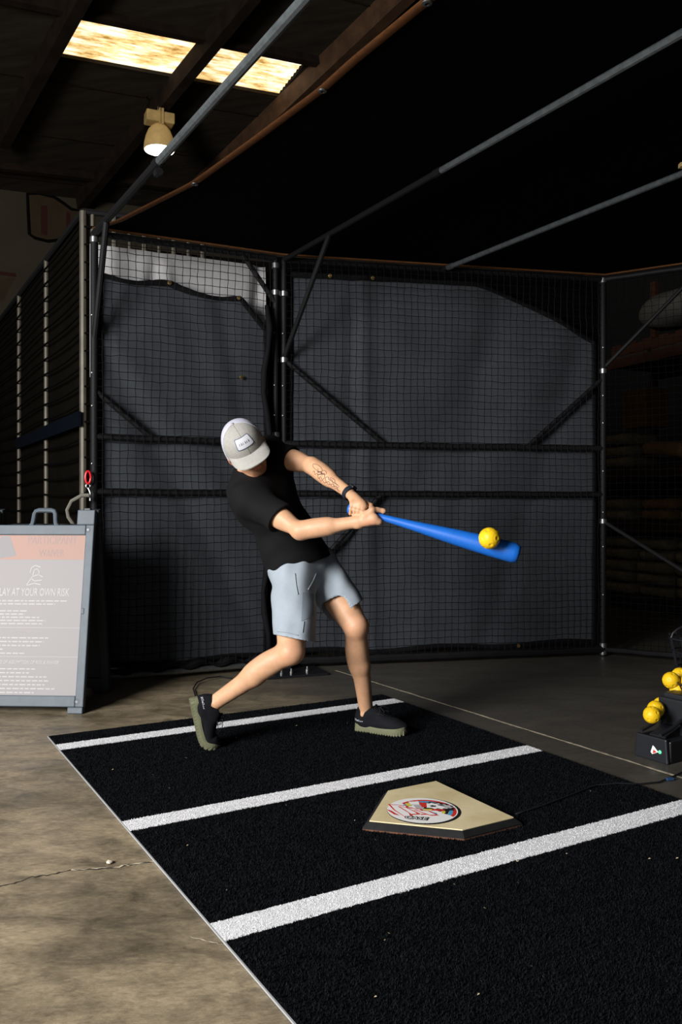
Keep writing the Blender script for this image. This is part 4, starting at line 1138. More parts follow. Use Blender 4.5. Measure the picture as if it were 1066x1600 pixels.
for l_ in range(2): sack(0.24, 0.995 + 0.125 * l_, SK, '%s tan sack of the pair on the middle rack shelf' % ('lower', 'upper')[l_], 'sacks on the middle shelf')
sack(0.86, 0.998, SK2, 'lower ochre sack on the middle rack shelf', None); sack(0.86, 1.125, SK2, 'upper ochre sack on the middle rack shelf', None)
sack(1.5, 1.0, SK, 'tan sack alone at right on the middle rack shelf', None, 1.1)
for l_ in range(3): sack(0.26, 1.588 + 0.127 * l_, SK, '%s tan sack under the tall box on the upper shelf' % ('bottom', 'middle', 'top')[l_], 'sacks on the upper shelf')
sack(1.05, 1.70, SK2, 'big bulging ochre sack on the upper rack shelf', None, 1.3, 0.1)
sack(1.62, 1.66, SK, 'bulging tan sack beside the big ochre one', None, 1.2)
def carton(c, size, label):
    o = thing('cardboard_box', c - np.array([0, 0, size[2] / 2]), label, 'box')
    MB().box(c, size, (rw, rdp, (0, 0, 1))).build('body', M_card, o, 0, bevel=0.006)
    MB().box(c + np.array([0, 0, size[2] / 2 + 0.002]), (size[0] * 1.0, 0.05, 0.003), (rw, rdp, (0, 0, 1))).build('tape', M_wood, o, 0)
carton(K2(0.48, 0.30, 2.175), (0.38, 0.3, 0.42), 'tall brown cardboard box on top of the sack pile')
MB_ = thing('wooden_pallet', K2(0.75, 0.5, 2.75), 'reddish pallet on the top rack beam under the white bundle', 'pallet')
for d_ in (0.02, 0.5, 0.98): MB().box(K2(0.95, d_, 2.80), (1.3, 0.06, 0.10), (rw, rdp, (0, 0, 1))).build('stringer', M_rack, MB_, 0)
for h_ in (2.755, 2.862):
    for k_ in range(6): MB().box(K2(0.38 + 0.23 * k_, 0.5, h_), (0.13, 1.02, 0.02), (rw, rdp, (0, 0, 1))).build('board', M_rack, MB_, 0)
bd = MB(); bo = K2(1.0, 0.4, 3.20)
bd.grid(lambda u, v: bo + rw * (math.cos(v * 6.2832) * 0.62 * math.sin(u * math.pi) ** 0.6) + rdp * (0.35 * math.sin(v * 6.2832) * math.sin(u * math.pi) ** 0.6) + np.array([0, 0, 0.19 * -math.cos(u * math.pi) * (1 + 0.12 * math.sin(5 * v * 6.28) * math.sin(u * 3.14))]), 16, 40)
tag(bd.build('wrapped_bundle', mat('white_wrap', (0.075, 0.07, 0.062), 0.6, vary=0.25, vscale=6, bump=0.5, bscale=20), None, 180), 'pale plastic-wrapped bundle on the top rack level', 'bundle')
# ------------------------------------------------------------------ the batter
person = thing('person', (-0.15, 3.9, 0.0), 'person in black t-shirt, grey shorts and grey cap swinging a blue bat', 'person')
def skin_mat():
    m = mat('skin', (0.56, 0.315, 0.185), 0.48, vary=0.16, vscale=22, bump=0.08, bscale=220)
    nt = m.node_tree; b = nt.nodes['Principled BSDF']; L = nt.links.new
    b.inputs['Subsurface Weight'].default_value = 0.12; b.inputs['Subsurface Radius'].default_value = (0.012, 0.005, 0.003); b.inputs['Subsurface Scale'].default_value = 0.6
    src = b.inputs['Base Color'].links[0].from_socket
    def over(attr, col, src):
        at = nt.nodes.new('ShaderNodeAttribute'); at.attribute_name = attr
        x = nt.nodes.new('ShaderNodeMix'); x.data_type = 'RGBA'
        L(at.outputs['Fac'], x.inputs[0]); L(src, x.inputs[6]); x.inputs[7].default_value = (*col, 1)
        return x.outputs[2]
    src = over('flush', (0.56, 0.22, 0.14), src); src = over('stubble', (0.16, 0.07, 0.035), src); src = over('lips', (0.42, 0.16, 0.12), src)
    L(src, b.inputs['Base Color'])
    return m
M_skin = skin_mat()
M_shirt = mat('black_jersey', (0.0055, 0.0053, 0.0058), 0.85, spec=0.12, bump=0.15, bscale=500)
M_shorts = mat('grey_blue_shorts', (0.265, 0.305, 0.35), 0.75, vary=0.06, vscale=30, bump=0.15, bscale=450)

# joints (pixel, depth)
J = dict(hipR=P(457, 893, 3.89), hipL=P(498, 888, 4.04), kneeR=P(454, 1018, 3.68), ankR=P(331, 1102, 3.775), kneeL=P(556, 979, 3.88), ankL=P(573, 1112, 4.06),
         shR=P(391, 779, 3.73), elR=P(469, 829, 3.56), wrR=P(560, 815, 3.495), shL=P(421, 709, 3.95), elL=P(487, 727, 3.77), wrL=P(545, 770, 3.58),
         neck=P(394, 743, 3.85), chest=P(415, 781, 3.88), waist=P(450, 842, 3.93), pelvis=P(471, 888, 3.97))
sv = nrm(J['shL'] - J['shR']); tv = nrm(J['neck'] - J['waist']); fv = nrm(np.cross(sv, tv)); sv = nrm(np.cross(tv, fv))       # left, up, forward of the chest
hv = nrm(J['hipL'] - J['hipR']); hv = nrm(hv - np.array([0, 0, hv[2] * 0.4])); pv_ = nrm(np.cross(hv, nrm(np.array([-0.15, 0, 1]))))
# head frame
HF = nrm((0.42, -0.80, -0.43)); HU = nrm((-0.43, -0.56, 0.70)); HU = nrm(HU - HF * HU.dot(HF))
_c, _s = math.cos(math.radians(5)), math.sin(math.radians(5))
HF = np.array([HF[0] * _c + HF[2] * _s, HF[1], HF[2] * _c - HF[0] * _s]); HU = np.array([HU[0] * _c + HU[2] * _s, HU[1], HU[2] * _c - HU[0] * _s])
HL = np.cross(HU, HF)
HC = P(382, 697, 3.72)
def H(l, f, u): return HC + HL * l + HF * f + HU * u
HAX = (HL, HF, HU)

# bat axis, so that the hands can close on it
BK, BE = P(548, 795, 3.52), P(811, 866, 3.37)
bd_ = nrm(BE - BK); bup = nrm(np.array([0, 0, 1.0]) - bd_ * bd_[2]); bfr = np.cross(bd_, bup)     # along, above, in front
if bfr[1] > 0: bfr = -bfr
def BA(s, th, r): return BK + bd_ * s + r * (math.cos(math.radians(th)) * bup + math.sin(math.radians(th)) * bfr)   # th: 0 above, 90 viewer side, 180 below

prims = []
def add(pr, k=0.012): prims.append((pr, k))
def torso_prims():
    out = []
    out.append((cone(J['pelvis'] - hv * 0.045, J['pelvis'] + hv * 0.045, 0.115, 0.115, pv_, 0.92), 0.04))
    out.append((cone(J['pelvis'] + tv * 0.03, J['waist'], 0.128, 0.122, fv, 0.80), 0.05))
    out.append((cone(J['waist'], J['chest'], 0.122, 0.140, fv, 0.82), 0.05))
    out.append((ell(J['chest'] + tv * 0.03 + fv * 0.005, (0.165, 0.108, 0.155), (sv, fv, tv)), 0.05))
    out.append((cone(J['shR'] * 0.5 + J['neck'] * 0.5 + tv * -0.03, J['shR'], 0.065, 0.066), 0.05))
    out.append((cone(J['shL'] * 0.5 + J['neck'] * 0.5 + tv * -0.03, J['shL'], 0.065, 0.062), 0.05))
    out.append((ell(J['chest'] + fv * 0.06 - sv * 0.075 + tv * 0.05, (0.085, 0.05, 0.07), (sv, fv, tv)), 0.04))
    out.append((ell(J['chest'] + fv * 0.06 + sv * 0.075 + tv * 0.05, (0.085, 0.05, 0.07), (sv, fv, tv)), 0.04))
    out.append((ell(J['chest'] - fv * 0.034 + tv * 0.070 - sv * 0.022, (0.116, 0.072, 0.085), (sv, fv, tv)), 0.05))
    return out
for pr, k in torso_prims(): prims.append((pr, k))
# neck and head
add(cone(J['neck'] - tv * 0.02, H(0, -0.012, -0.055), 0.062, 0.054), 0.03)
add(cone(J['neck'] + sv * 0.0, J['shR'] + tv * 0.03, 0.05, 0.042), 0.04); add(cone(J['neck'], J['shL'] + tv * 0.03, 0.05, 0.042), 0.04)
add(ell(H(0, -0.006, 0.032), (0.074, 0.095, 0.084), HAX), 0.01)
add(ell(H(0, 0.035, -0.035), (0.060, 0.056, 0.078), HAX), 0.03)
add(cone(H(-0.046, 0.012, -0.062), H(-0.016, 0.072, -0.098), 0.018, 0.019), 0.03); add(cone(H(0.046, 0.012, -0.062), H(0.016, 0.072, -0.098), 0.018, 0.019), 0.03)
add(ell(H(0, 0.078, -0.100), (0.022, 0.016, 0.016), HAX), 0.015)
add(cone(H(0, 0.086, 0.002), H(0, 0.106, -0.036), 0.008, 0.0115), 0.012)                                          # nose
for s_ in (-1, 1):
    add(ell(H(s_ * 0.010, 0.097, -0.040), (0.009, 0.009, 0.007), HAX), 0.006)
    add(cone(H(s_ * 0.012, 0.086, 0.016), H(s_ * 0.042, 0.074, 0.014), 0.009, 0.008), 0.012)                      # brows
    add(ell(H(s_ * 0.042, 0.066, -0.030), (0.018, 0.016, 0.014), HAX), 0.02)                                      # cheeks
    ear = (HL * 0.92 + HF * -0.38 * s_ * s_, HF * 0.92 + HL * 0.38, HU)
    eax = (nrm(HL * s_ - HF * 0.35), nrm(HF + HL * s_ * 0.35), HU)
    add(ell(H(s_ * 0.085, -0.016, -0.022), (0.0095, 0.023, 0.035), eax), 0.008)
    add(ell(H(s_ * 0.080, -0.004, -0.052), (0.007, 0.011, 0.011), eax), 0.008)
add(ell(H(0, 0.090, -0.067), (0.022, 0.009, 0.0055), HAX), 0.006); add(ell(H(0, 0.088, -0.078), (0.019, 0.009, 0.0065), HAX), 0.006)   # lips

# legs
def leg(hip, knee, ank, back, r):
    ax = nrm(ank - knee)
    add(cone(hip, knee, r[0], r[1]), 0.03)
    th = nrm(knee - hip)
    add(ell(lerp(hip, knee, 0.55) - back * 0.018, (0.062, 0.062, 0.15), (nrm(np.cross(back, th)), nrm(back - th * back.dot(th)), th)), 0.03)
    add(ell(knee - back * 0.020, (0.040, 0.036, 0.046), (nrm(np.cross(back, ax)), nrm(back - ax * back.dot(ax)), ax)), 0.025)
    add(cone(knee, lerp(knee, ank, 0.45), 0.050, 0.043), 0.02); add(cone(lerp(knee, ank, 0.45), ank, 0.043, r[3]), 0.02)
    b2 = nrm(back - ax * back.dot(ax)); sd_ = np.cross(ax, b2)
    L_ = np.linalg.norm(ank - knee)
    add(ell(knee + ax * L_ * 0.30 + b2 * 0.020 + sd_ * 0.014, (0.036, 0.040, 0.125), (sd_, b2, ax)), 0.025)
    add(ell(knee + ax * L_ * 0.32 + b2 * 0.020 - sd_ * 0.014, (0.036, 0.040, 0.115), (sd_, b2, ax)), 0.025)
    add(cone(knee + ax * L_ * 0.55 + b2 * 0.018, ank + b2 * 0.020, 0.022, 0.012), 0.02)          # Achilles tendon
    for s_ in (-1, 1): add(ell(ank + sd_ * 0.028 * s_, (0.013, 0.013, 0.015), (sd_, b2, ax)), 0.015)
    return ax, b2, sd_
leg(J['hipR'], J['kneeR'], J['ankR'], nrm((-0.72, 0.35, 0.55)), (0.088, 0.056, 0.05, 0.030))
leg(J['hipL'], J['kneeL'], J['ankL'], nrm((-0.70, 0.70, -0.1)), (0.088, 0.056, 0.05, 0.032))
# feet (inside the shoes)
dL = nrm((0.90, -0.43, 0))
add(cone(J['ankL'] - np.array([0, 0, 0.02]), J['ankL'] + dL * 0.12 - np.array([0, 0, 0.055]), 0.032, 0.022), 0.02)
fwR = nrm(np.array([0.97, 0.25, 0]) * math.cos(math.radians(78)) + np.array([0, 0, -1]) * math.sin(math.radians(78))); upR = nrm(np.cross(np.cross(fwR, (0, 0, 1)), fwR)); hR = nrm(np.array([0.97, 0.25, 0])); upR = nrm(hR * math.sin(math.radians(78)) + np.array([0, 0, math.cos(math.radians(78))]))
add(cone(J['ankR'], J['ankR'] + fwR * 0.10 - upR * 0.04, 0.030, 0.022), 0.02)

# arms
def arm(sh, el, wr, r, up_hint):
    add(cone(sh, el, r[0], r[1]), 0.02)
    a1 = nrm(el - sh); a2 = nrm(wr - el); s1 = nrm(np.cross(a1, up_hint)); u1 = np.cross(s1, a1)
    L1 = np.linalg.norm(el - sh); L2 = np.linalg.norm(wr - el)
    add(ell(sh + a1 * L1 * 0.08, (0.060, 0.056, 0.062), (s1, u1, a1)), 0.03)
    add(ell(sh + a1 * L1 * 0.56 + u1 * 0.010, (0.036, 0.036, 0.085), (s1, u1, a1)), 0.025)       # biceps
    add(ell(sh + a1 * L1 * 0.52 - u1 * 0.012, (0.034, 0.034, 0.095), (s1, u1, a1)), 0.025)       # triceps
    add(ell(el - u1 * 0.006, (0.032, 0.030, 0.034), (s1, u1, a1)), 0.02)
    s2 = nrm(np.cross(a2, up_hint)); u2 = np.cross(s2, a2)
    add(cone(el, lerp(el, wr, 0.5), r[1], r[2]), 0.02); add(cone(lerp(el, wr, 0.5), wr, r[2], r[3], nrm(u2), 1.12), 0.02)
    add(ell(el + a2 * L2 * 0.26 + u2 * 0.008, (0.033, 0.033, 0.080), (s2, u2, a2)), 0.025)
    add(ell(el + a2 * L2 * 0.30 - u2 * 0.008, (0.029, 0.028, 0.090), (s2, u2, a2)), 0.025)
    add(ell(wr - u2 * 0.016 - a2 * 0.004, (0.011, 0.010, 0.014), (s2, u2, a2)), 0.012)
    return a2, s2, u2
arm(J['shR'], J['elR'], J['wrR'], (0.055, 0.033, 0.027, 0.0215), np.array([-0.1, 0, 1.0]))
aL = arm(J['shL'], J['elL'], J['wrL'], (0.052, 0.033, 0.027, 0.0220), np.array([0.3, 0, 1.0]))

# hands closed round the handle; each finger is its own chain
HR_ = 0.0145
def finger(s, ths, rs, k=0.002, r0_=None, drift=0.0):
    pts = [BA(s + drift * i, th, HR_ + rs[min(i, len(rs) - 1)] + (0.004 if i % 2 else 0.001)) for i, th in enumerate(ths)]
    for i in range(len(pts) - 1):
        add(cone(pts[i], pts[i + 1], rs[min(i, len(rs) - 1)], rs[min(i + 1, len(rs) - 1)]), k if i else 0.008)
    return pts
# left (lower) hand: back of the hand above the knob end, fingers come over the viewer side and under
for s_, q in zip((0.008, 0.025, 0.041, 0.057), (0.82, 0.93, 0.96, 0.92)):
    base_ = BA(s_ * 0.8 + 0.010, 25, 0.040)
    pts = finger(s_ - 0.002, (30, 85, 150, 205, 250), [0.0095 * q, 0.009 * q, 0.0085 * q, 0.008 * q, 0.007 * q])
    add(cone(lerp(J['wrL'], base_, 0.35), pts[0], 0.013, 0.0105), 0.010)
    add(ell(pts[0] + bup * 0.003, (0.0115, 0.0115, 0.0115)), 0.008)                              # knuckle
add(cone(J['wrL'], BA(0.040, 10, 0.036), 0.024, 0.021, nrm(np.cross(bd_, BA(0.04, 10, 0.036) - J['wrL'])), 0.72), 0.015)
tL = [lerp(J['wrL'], BA(0.07, -10, 0.03), 0.45), BA(0.078, -20, 0.034), BA(0.088, 20, 0.0275), BA(0.090, 75, 0.0265)]
for i, (ra, rb) in enumerate(((0.014, 0.0115), (0.0115, 0.0098), (0.0098, 0.0085))): add(cone(tL[i], tL[i + 1], ra, rb), 0.008)
# right (upper) hand: palm on the viewer side below, fingers pass under and curl over the top, thumb along the top
for s_, q in zip((0.084, 0.101, 0.118, 0.134), (0.84, 0.93, 0.96, 0.92)):
    pts = finger(s_, (140, 195, 255, 315, 362), [0.0098 * q, 0.0092 * q, 0.0087 * q, 0.0082 * q, 0.0072 * q], drift=0.001)
    add(cone(lerp(J['wrR'], BA(s_, 128, 0.036), 0.45), pts[0], 0.0125, 0.0105), 0.010)
    add(ell(BA(s_, 138, HR_ + 0.013), (0.0118, 0.0118, 0.0118)), 0.008)
add(cone(J['wrR'], BA(0.108, 112, 0.031), 0.0235, 0.022, bfr, 0.72), 0.015)
tR = [lerp(J['wrR'], BA(0.087, 70, 0.036), 0.55), BA(0.094, 52, 0.032), BA(0.113, 18, 0.027), BA(0.134, 2, 0.028), BA(0.141, 0, 0.0285)]
for i, (ra, rb) in enumerate(((0.017, 0.012), (0.012, 0.0098), (0.0098, 0.0086), (0.0086, 0.0075))): add(cone(tR[i], tR[i + 1], ra, rb), 0.008)

bf = Field((-0.72, 3.36, 0.0), (0.30, 4.28, 1.52), 0.0035)
for pr, k in prims: bf.add(pr, k)
for s_ in (-1, 1):
    bf.cut(ell(H(s_ * 0.031, 0.093, 0.000), (0.015, 0.013, 0.010), HAX), 0.008)
    eax = (nrm(HL * s_ - HF * 0.35), nrm(HF + HL * s_ * 0.35), HU)
    bf.cut(ell(H(s_ * 0.097, -0.010, -0.020), (0.007, 0.010, 0.017), eax), 0.005)
    bf.cut(cone(H(s_ * 0.006, 0.106, -0.048), H(s_ * 0.006, 0.10, -0.042), 0.003, 0.003), 0.002)
bme, BV = bf.mesh('body', 2)
del bf
bme.materials.append(M_skin)
def vattr(me, name, val):
    at = me.attributes.new(name, 'FLOAT', 'POINT'); at.data.foreach_set('value', np.clip(val, 0, 1).astype(np.float32))
rel = BV - HC; hl, hf_, hu = rel @ HL, rel @ HF, rel @ HU
ss = lambda x, a, b: np.clip((x - a) / (b - a), 0, 1)
inhead = ss(np.linalg.norm(rel, axis=1), 0.165, 0.14)
grain = 0.72 + 0.28 * np.sin(hl * 900 + hu * 700) * np.sin(hf_ * 800 - hu * 500)
beard = inhead * ss(hu, -0.035, -0.060) * ss(hf_, -0.015, 0.02) * grain * 0.62 + inhead * ss(hf_, 0.082, 0.09) * ss(hu, -0.044, -0.052) * 0.4
beard = np.maximum(beard, inhead * ss(hu, -0.005, 0.01) * ss(np.abs(hl), 0.05, 0.06) * ss(hf_, 0.03, 0.0) * 0.8)
beard = np.maximum(beard, inhead * ss(hf_, -0.04, -0.06) * ss(hu, -0.06, -0.03) * 0.9)
lip = inhead * ss(np.abs(hl), 0.022, 0.016) * ss(np.abs(hu + 0.072), 0.012, 0.008) * ss(hf_, 0.086, 0.091)
knee_fl = np.zeros(len(BV))
for q, rr_ in ((J['kneeR'], 0.075), (J['kneeL'], 0.075), (J['elR'], 0.05), (J['wrR'] + bd_ * 0.05, 0.05)):
    knee_fl = np.maximum(knee_fl, 0.45 * ss(np.linalg.norm(BV - q, axis=1), rr_, rr_ * 0.3))
ears = inhead * ss(np.abs(hl), 0.072, 0.080) * 0.8
vattr(bme, 'stubble', beard); vattr(bme, 'lips', lip); vattr(bme, 'flush', np.maximum(knee_fl, ears))
body = link('body', bme, person, 180)
bvh = BVHTree.FromPolygons([tuple(v) for v in BV], [tuple(p.vertices) for p in bme.polygons])
M_eye = mat('eye_white', (0.75, 0.73, 0.70), 0.2); M_iris = mat('iris', (0.06, 0.04, 0.03), 0.2)
for s_ in (-1, 1):
    e = MB().lathe([(0, -0.011)] + [(0.011 * math.sin(t), -0.011 * math.cos(t)) for t in np.linspace(0.3, 2.75, 8)] + [(0, 0.011)], H(s_ * 0.031, 0.080, 0.0), HF, 14).build('eye', M_eye, body, 180)
    MB().lathe([(0.0045, 0.0103), (0, 0.0115)], H(s_ * 0.031, 0.080, 0.0), HF, 12).build('iris', M_iris, e, 180) if False else None

# short hair under the cap
hfld = Field(HC - 0.16, HC + 0.16, 0.005)
hfld.add(ell(H(0, -0.008, 0.030), (0.0775, 0.0985, 0.088), HAX), 0.005)
hfld.add(ell(H(0, -0.035, -0.025), (0.066, 0.058, 0.055), HAX), 0.02)
hfld.plane(H(0, 0.028, 0.0), nrm(HF + HU * 0.15)); hfld.plane(H(0, 0, -0.062), -HU)
hm, _ = hfld.mesh('hair', 1); hm.materials.append(mat('brown_hair', (0.06, 0.033, 0.018), 0.7, bump=0.6, bscale=300))
link('hair', hm, person, 180)

# ---- t-shirt
def fold(seed, amp, dirs):
    r = np.random.default_rng(seed); W = []
    for d, f0 in dirs:
        for _ in range(3):
            v = nrm(np.asarray(d) + r.normal(0, 0.25, 3)) * f0 * r.uniform(0.7, 1.4); W.append((v, r.uniform(0, 6.28), r.normal(0, 0.4, 3) * 12))
    def fn(x, y, zz):
        t = 0
        for v, p, v2 in W:
            t = t + np.sin(v[0] * x + v[1] * y + v[2] * zz + p + 1.6 * np.sin(v2[0] * x + v2[1] * y + v2[2] * zz))
        return amp * t / len(W) * 1.7
    return fn
sf = Field((-0.62, 3.44, 0.68), (0.10, 4.25, 1.50), 0.0042)
for pr, k in torso_prims(): sf.add(pr, k, 0.012)
sf.add(cone(J['waist'] - tv * 0.02, J['pelvis'] + tv * 0.0 + fv * 0.005, 0.136, 0.146, fv, 0.90), 0.05)
sf.add(cone(J['neck'] - tv * 0.03, J['neck'] + tv * 0.008, 0.075, 0.072), 0.03)
sf.add(cone(J['neck'] - tv * 0.01, J['shR'] + tv * 0.02, 0.055, 0.055), 0.04); sf.add(cone(J['neck'] - tv * 0.01, J['shL'] + tv * 0.02, 0.055, 0.055), 0.04)
sleR = lerp(J['shR'], J['elR'], 0.64); sleL = lerp(J['shL'], J['elL'], 0.55)
sf.add(cone(J['shR'], lerp(J['shR'], J['elR'], 0.95), 0.072, 0.064), 0.035); sf.add(cone(J['shL'], lerp(J['shL'], J['elL'], 0.95), 0.068, 0.052), 0.035)
sf.disp(fold(2, 0.0065, ((nrm((0.6, 0.2, 0.75)), 46), (nrm((-0.2, 0.3, 0.9)), 60), ((0.9, 0.1, -0.3), 38))))
a1R = nrm(J['elR'] - J['shR']); a1L = nrm(J['elL'] - J['shL'])
def stub(c, d, rad):
    c = np.asarray(c, float); d = nrm(d)
    def f(X, Y, Z):
        x, y, zz = X - c[0], Y - c[1], Z - c[2]
        h = x * d[0] + y * d[1] + zz * d[2]
        r = np.sqrt(np.maximum(x * x + y * y + zz * zz - h * h, 0)) - rad
        return np.maximum(np.maximum(-h, h - 0.30), r)
    return f, c - 0.32, c + 0.32
def lim(c, r): return (np.asarray(c) - r, np.asarray(c) + r)
sf.cut(stub(sleR, nrm(a1R + np.array([-0.10, 0, -0.12])), 0.105), 0.003); sf.cut(stub(sleL, a1L, 0.064), 0.003)
hem = P(455, 886, 3.86); hn = nrm(-tv * 0.45 + np.array([0.02, 0, -1]) * 0.55); hn = nrm(np.array([0.30, 0.0, -1.0]))
sf.plane(P(455, 888, 3.86), hn)
for el_, sl, d_, rr_ in ((J['elR'], sleR, a1R, 0.056), (J['elL'], sleL, a1L, 0.050)):
    sf.cut(cone(sl - d_ * 0.035, sl + d_ * 0.08, rr_ - 0.004, rr_), 0.004)
nk = H(0, -0.012, -0.055) - J['neck']; nk = nrm(nk)
nb_ = J['neck'] + fv * 0.012
sf.cut(cone(nb_ + nk * 0.088, nb_ + nk * 0.2, 0.072, 0.11), 0.004)
sf.cut(cone(J['neck'] + nk * 0.01, J['neck'] + nk * 0.12, 0.060, 0.064), 0.004)
sm, SVv = sf.mesh('t_shirt', 2); sm.materials.append(M_shirt); del sf
link('t_shirt', sm, person, 180)

# ---- shorts
hf2 = Field((-0.35, 3.48, 0.42), (0.22, 4.28, 0.90), 0.0042)
hf2.add(cone(J['pelvis'] - hv * 0.045, J['pelvis'] + hv * 0.045, 0.132, 0.132, pv_, 0.92), 0.04)
hf2.add(cone(J['pelvis'] + tv * 0.05, J['pelvis'] - tv * 0.01, 0.135, 0.138, fv, 0.84), 0.04)
thR = nrm(J['kneeR'] - J['hipR']); thL = nrm(J['kneeL'] - J['hipL'])
eR = lerp(J['hipR'], J['kneeR'], 0.95); eL = lerp(J['hipL'], J['kneeL'], 0.95)
hf2.add(cone(J['hipR'] + np.array([0.006, 0, 0]), eR + np.array([0.021, 0, 0]), 0.104, 0.096), 0.035); hf2.add(cone(J['hipL'] + np.array([0.0, 0, 0.0]), eL, 0.104, 0.096), 0.02)
hf2.disp(fold(6, 0.0060, ((nrm((0.75, 0.2, 0.65)), 52), (nrm((0.95, -0.2, 0.2)), 60), (nrm((0.2, 0.1, 1)), 30))))
hemR = P(455, 997, 3.718); hemL = P(536, 958, 3.90)
nR = nrm(np.array([-0.20, -0.18, -1.0])); nL = nrm(np.array([0.62, -0.10, -0.95]))
hf2.plane(hemR, nR, (-0.36, 3.4, 0.40), (-0.050, 3.86, 0.60))
hf2.plane(hemL, nL, (-0.06, 3.70, 0.40), (0.24, 4.30, 0.75))
hf2.cut(cone(hemR - thR * 0.03 + (0.012, 0, 0), hemR + thR * 0.1 + (0.012, 0, 0), 0.076, 0.080), 0.004); hf2.cut(cone(hemL - thL * 0.03, hemL + thL * 0.1, 0.082, 0.082), 0.004)
hf2.plane(J['pelvis'] + tv * 0.10, tv)
hm2, HV = hf2.mesh('shorts', 2); hm2.materials.append(M_shorts); del hf2
shorts = link('shorts', hm2, person, 180)
sb = BVHTree.FromPolygons([tuple(v) for v in HV], [tuple(p.vertices) for p in hm2.polygons])
def on_surf(tree, px, py, Y0=3.2, lift=0.0015):
    o = Vector(P(px, py, 1.5)); d = Vector(P(px, py, 3.0)) - o; d.normalize()
    hit = tree.ray_cast(o, d)
    if hit[0] is None: return None
    return np.array(hit[0] + hit[1] * lift)
def seam(tree, pts, r, name, m, par, flat=0.5):
    q = []
    for a, b in zip(pts[:-1], pts[1:]):
        for k_ in range(6):
            s_ = on_surf(tree, a[0] + (b[0] - a[0]) * k_ / 6, a[1] + (b[1] - a[1]) * k_ / 6)
            if s_ is not None: q.append(s_)
    if len(q) > 2: MB().tube(q, r, 6).build(name, m, par, 180)
M_seam = mat('shorts_seam', (0.22, 0.25, 0.285), 0.8)
seam(sb, ((494, 896), (489, 908), (480, 924)), 0.0022, 'seam', M_seam, shorts); seam(sb, ((475, 971), (472, 992)), 0.0018, 'seam', M_seam, shorts)
seam(sb, ((461, 896), (463, 915), (466, 932)), 0.0026, 'drawstring', M_seam, shorts)
seam(sb, ((434, 987), (450, 989), (470, 994)), 0.0016, 'seam', M_seam, shorts)

def panel(quad, name, m, par, tree, n=10):
    mb = MB(); Q = [np.array(q, float) for q in quad]; ids = {}
    for i in range(n + 1):
        for j in range(n + 1):
            u, v = i / n, j / n
            p_ = (Q[0] * (1 - u) + Q[1] * u) * (1 - v) + (Q[3] * (1 - u) + Q[2] * u) * v
            s_ = on_surf(tree, p_[0], p_[1], lift=0.0016)
            if s_ is not None and s_[1] < 3.95: ids[i, j] = len(mb.v); mb.v.append(tuple(s_))
    for i in range(n):
        for j in range(n):
            k_ = [(i, j), (i + 1, j), (i + 1, j + 1), (i, j + 1)]
            if all(q in ids for q in k_): mb.f.append(tuple(ids[q] for q in k_)); mb.mi.append(0)
    if mb.f: return mb.build(name, m, par, 180)
leg_patch = panel(((473, 925), (490, 929), (490, 962), (471, 971)), 'dark_side_face', mat('dark_grey_patch', (0.17, 0.20, 0.235), 0.8), shorts, sb)  # darker grey patch laid just over the shorts leg
if leg_patch: leg_patch['label'] = 'darker grey patch on the leg'
# ---- cap
cap = thing('cap', HC, None, None); bpy.data.objects.remove(cap)
M_cap = mat('heather_grey_cap', (0.31, 0.30, 0.28), 0.85, vary=0.12, vscale=80, bump=0.25, bscale=400)
M_mesh = mat('white_cap_mesh', (0.50, 0.50, 0.60), 0.8, vary=0.22, vscale=260, bump=0.7, bscale=500)
tilt = math.radians(-4)
CF = nrm(HF * math.cos(tilt) + HU * math.sin(tilt)); CU = nrm(np.cross(HL, CF)) 
if CU.dot(HU) < 0: CU = -CU
CO = H(0, -0.002, 0.020)
RL, RF, RU = 0.0945, 0.110, 0.110
def crown(az, e, off=0.0):
    """az from the front (0) to the back (pi), signed; e from base (0) to button (1)"""
    t = e * math.pi / 2
    c = math.cos(t) ** 0.82; s_ = math.sin(t) ** 0.95
    fr_ = 1 + (0.06 * math.sin(2 * t) * max(0, math.cos(az)))
    q = CO + HL * ((RL + off) * c * math.sin(az)) * fr_ + CF * ((RF + off) * c * math.cos(az)) * fr_ + CU * (-0.004 + (RU + off) * s_)
    if abs(az) > 2.2: q = q - CU * 0.010 * (1 - e) * (abs(az) - 2.2)
    return q
AZ = math.radians(72)
capo = MB().grid(lambda u, v: crown(-AZ + 2 * AZ * u, v), 40, 20)
capo.grid(lambda u, v: crown(-AZ + 2 * AZ * u, v, -0.003), 40, 20)
cap = capo.build('cap', M_cap, person, 180)
MB().grid(lambda u, v: crown(AZ + (2 * math.pi - 2 * AZ) * u, v, -0.0008), 50, 20).build('mesh_back', M_mesh, cap, 180)
MB().lathe([(0.008, -0.002), (0.007, 0.003), (0.0, 0.005)], crown(0, 1), CU, 14).build('button', M_cap, cap, 180)
for az in (0.0, -AZ, AZ):
    MB().tube([crown(az, v, 0.0006) for v in np.linspace(0.0, 0.97, 16)], 0.0011, 5).build('seam', M_mesh if abs(az) > 1 else M_cap, cap, 180)
def brim(u, v, lo=0.0):
    az = math.radians(-70 + 140 * u); b = crown(az, 0.02, -0.001)
    pr = max(0.0, 1 - abs(2 * u - 1) ** 2.6) ** 0.62
    ext = 0.082 * pr * v
    side = math.sin(az)
    q = b + CF * ext * 1.0 + HL * (0.012 * side * v * pr) - CU * (0.10 * ext + 0.026 * side * side * (0.25 + v * 0.9) * 1.0 + lo)
    return q
br = MB().grid(lambda u, v: brim(u, v), 44, 12).grid(lambda u, v: brim(u, v, 0.0035), 44, 12)
brm = br.build('brim', M_cap, cap, 180)
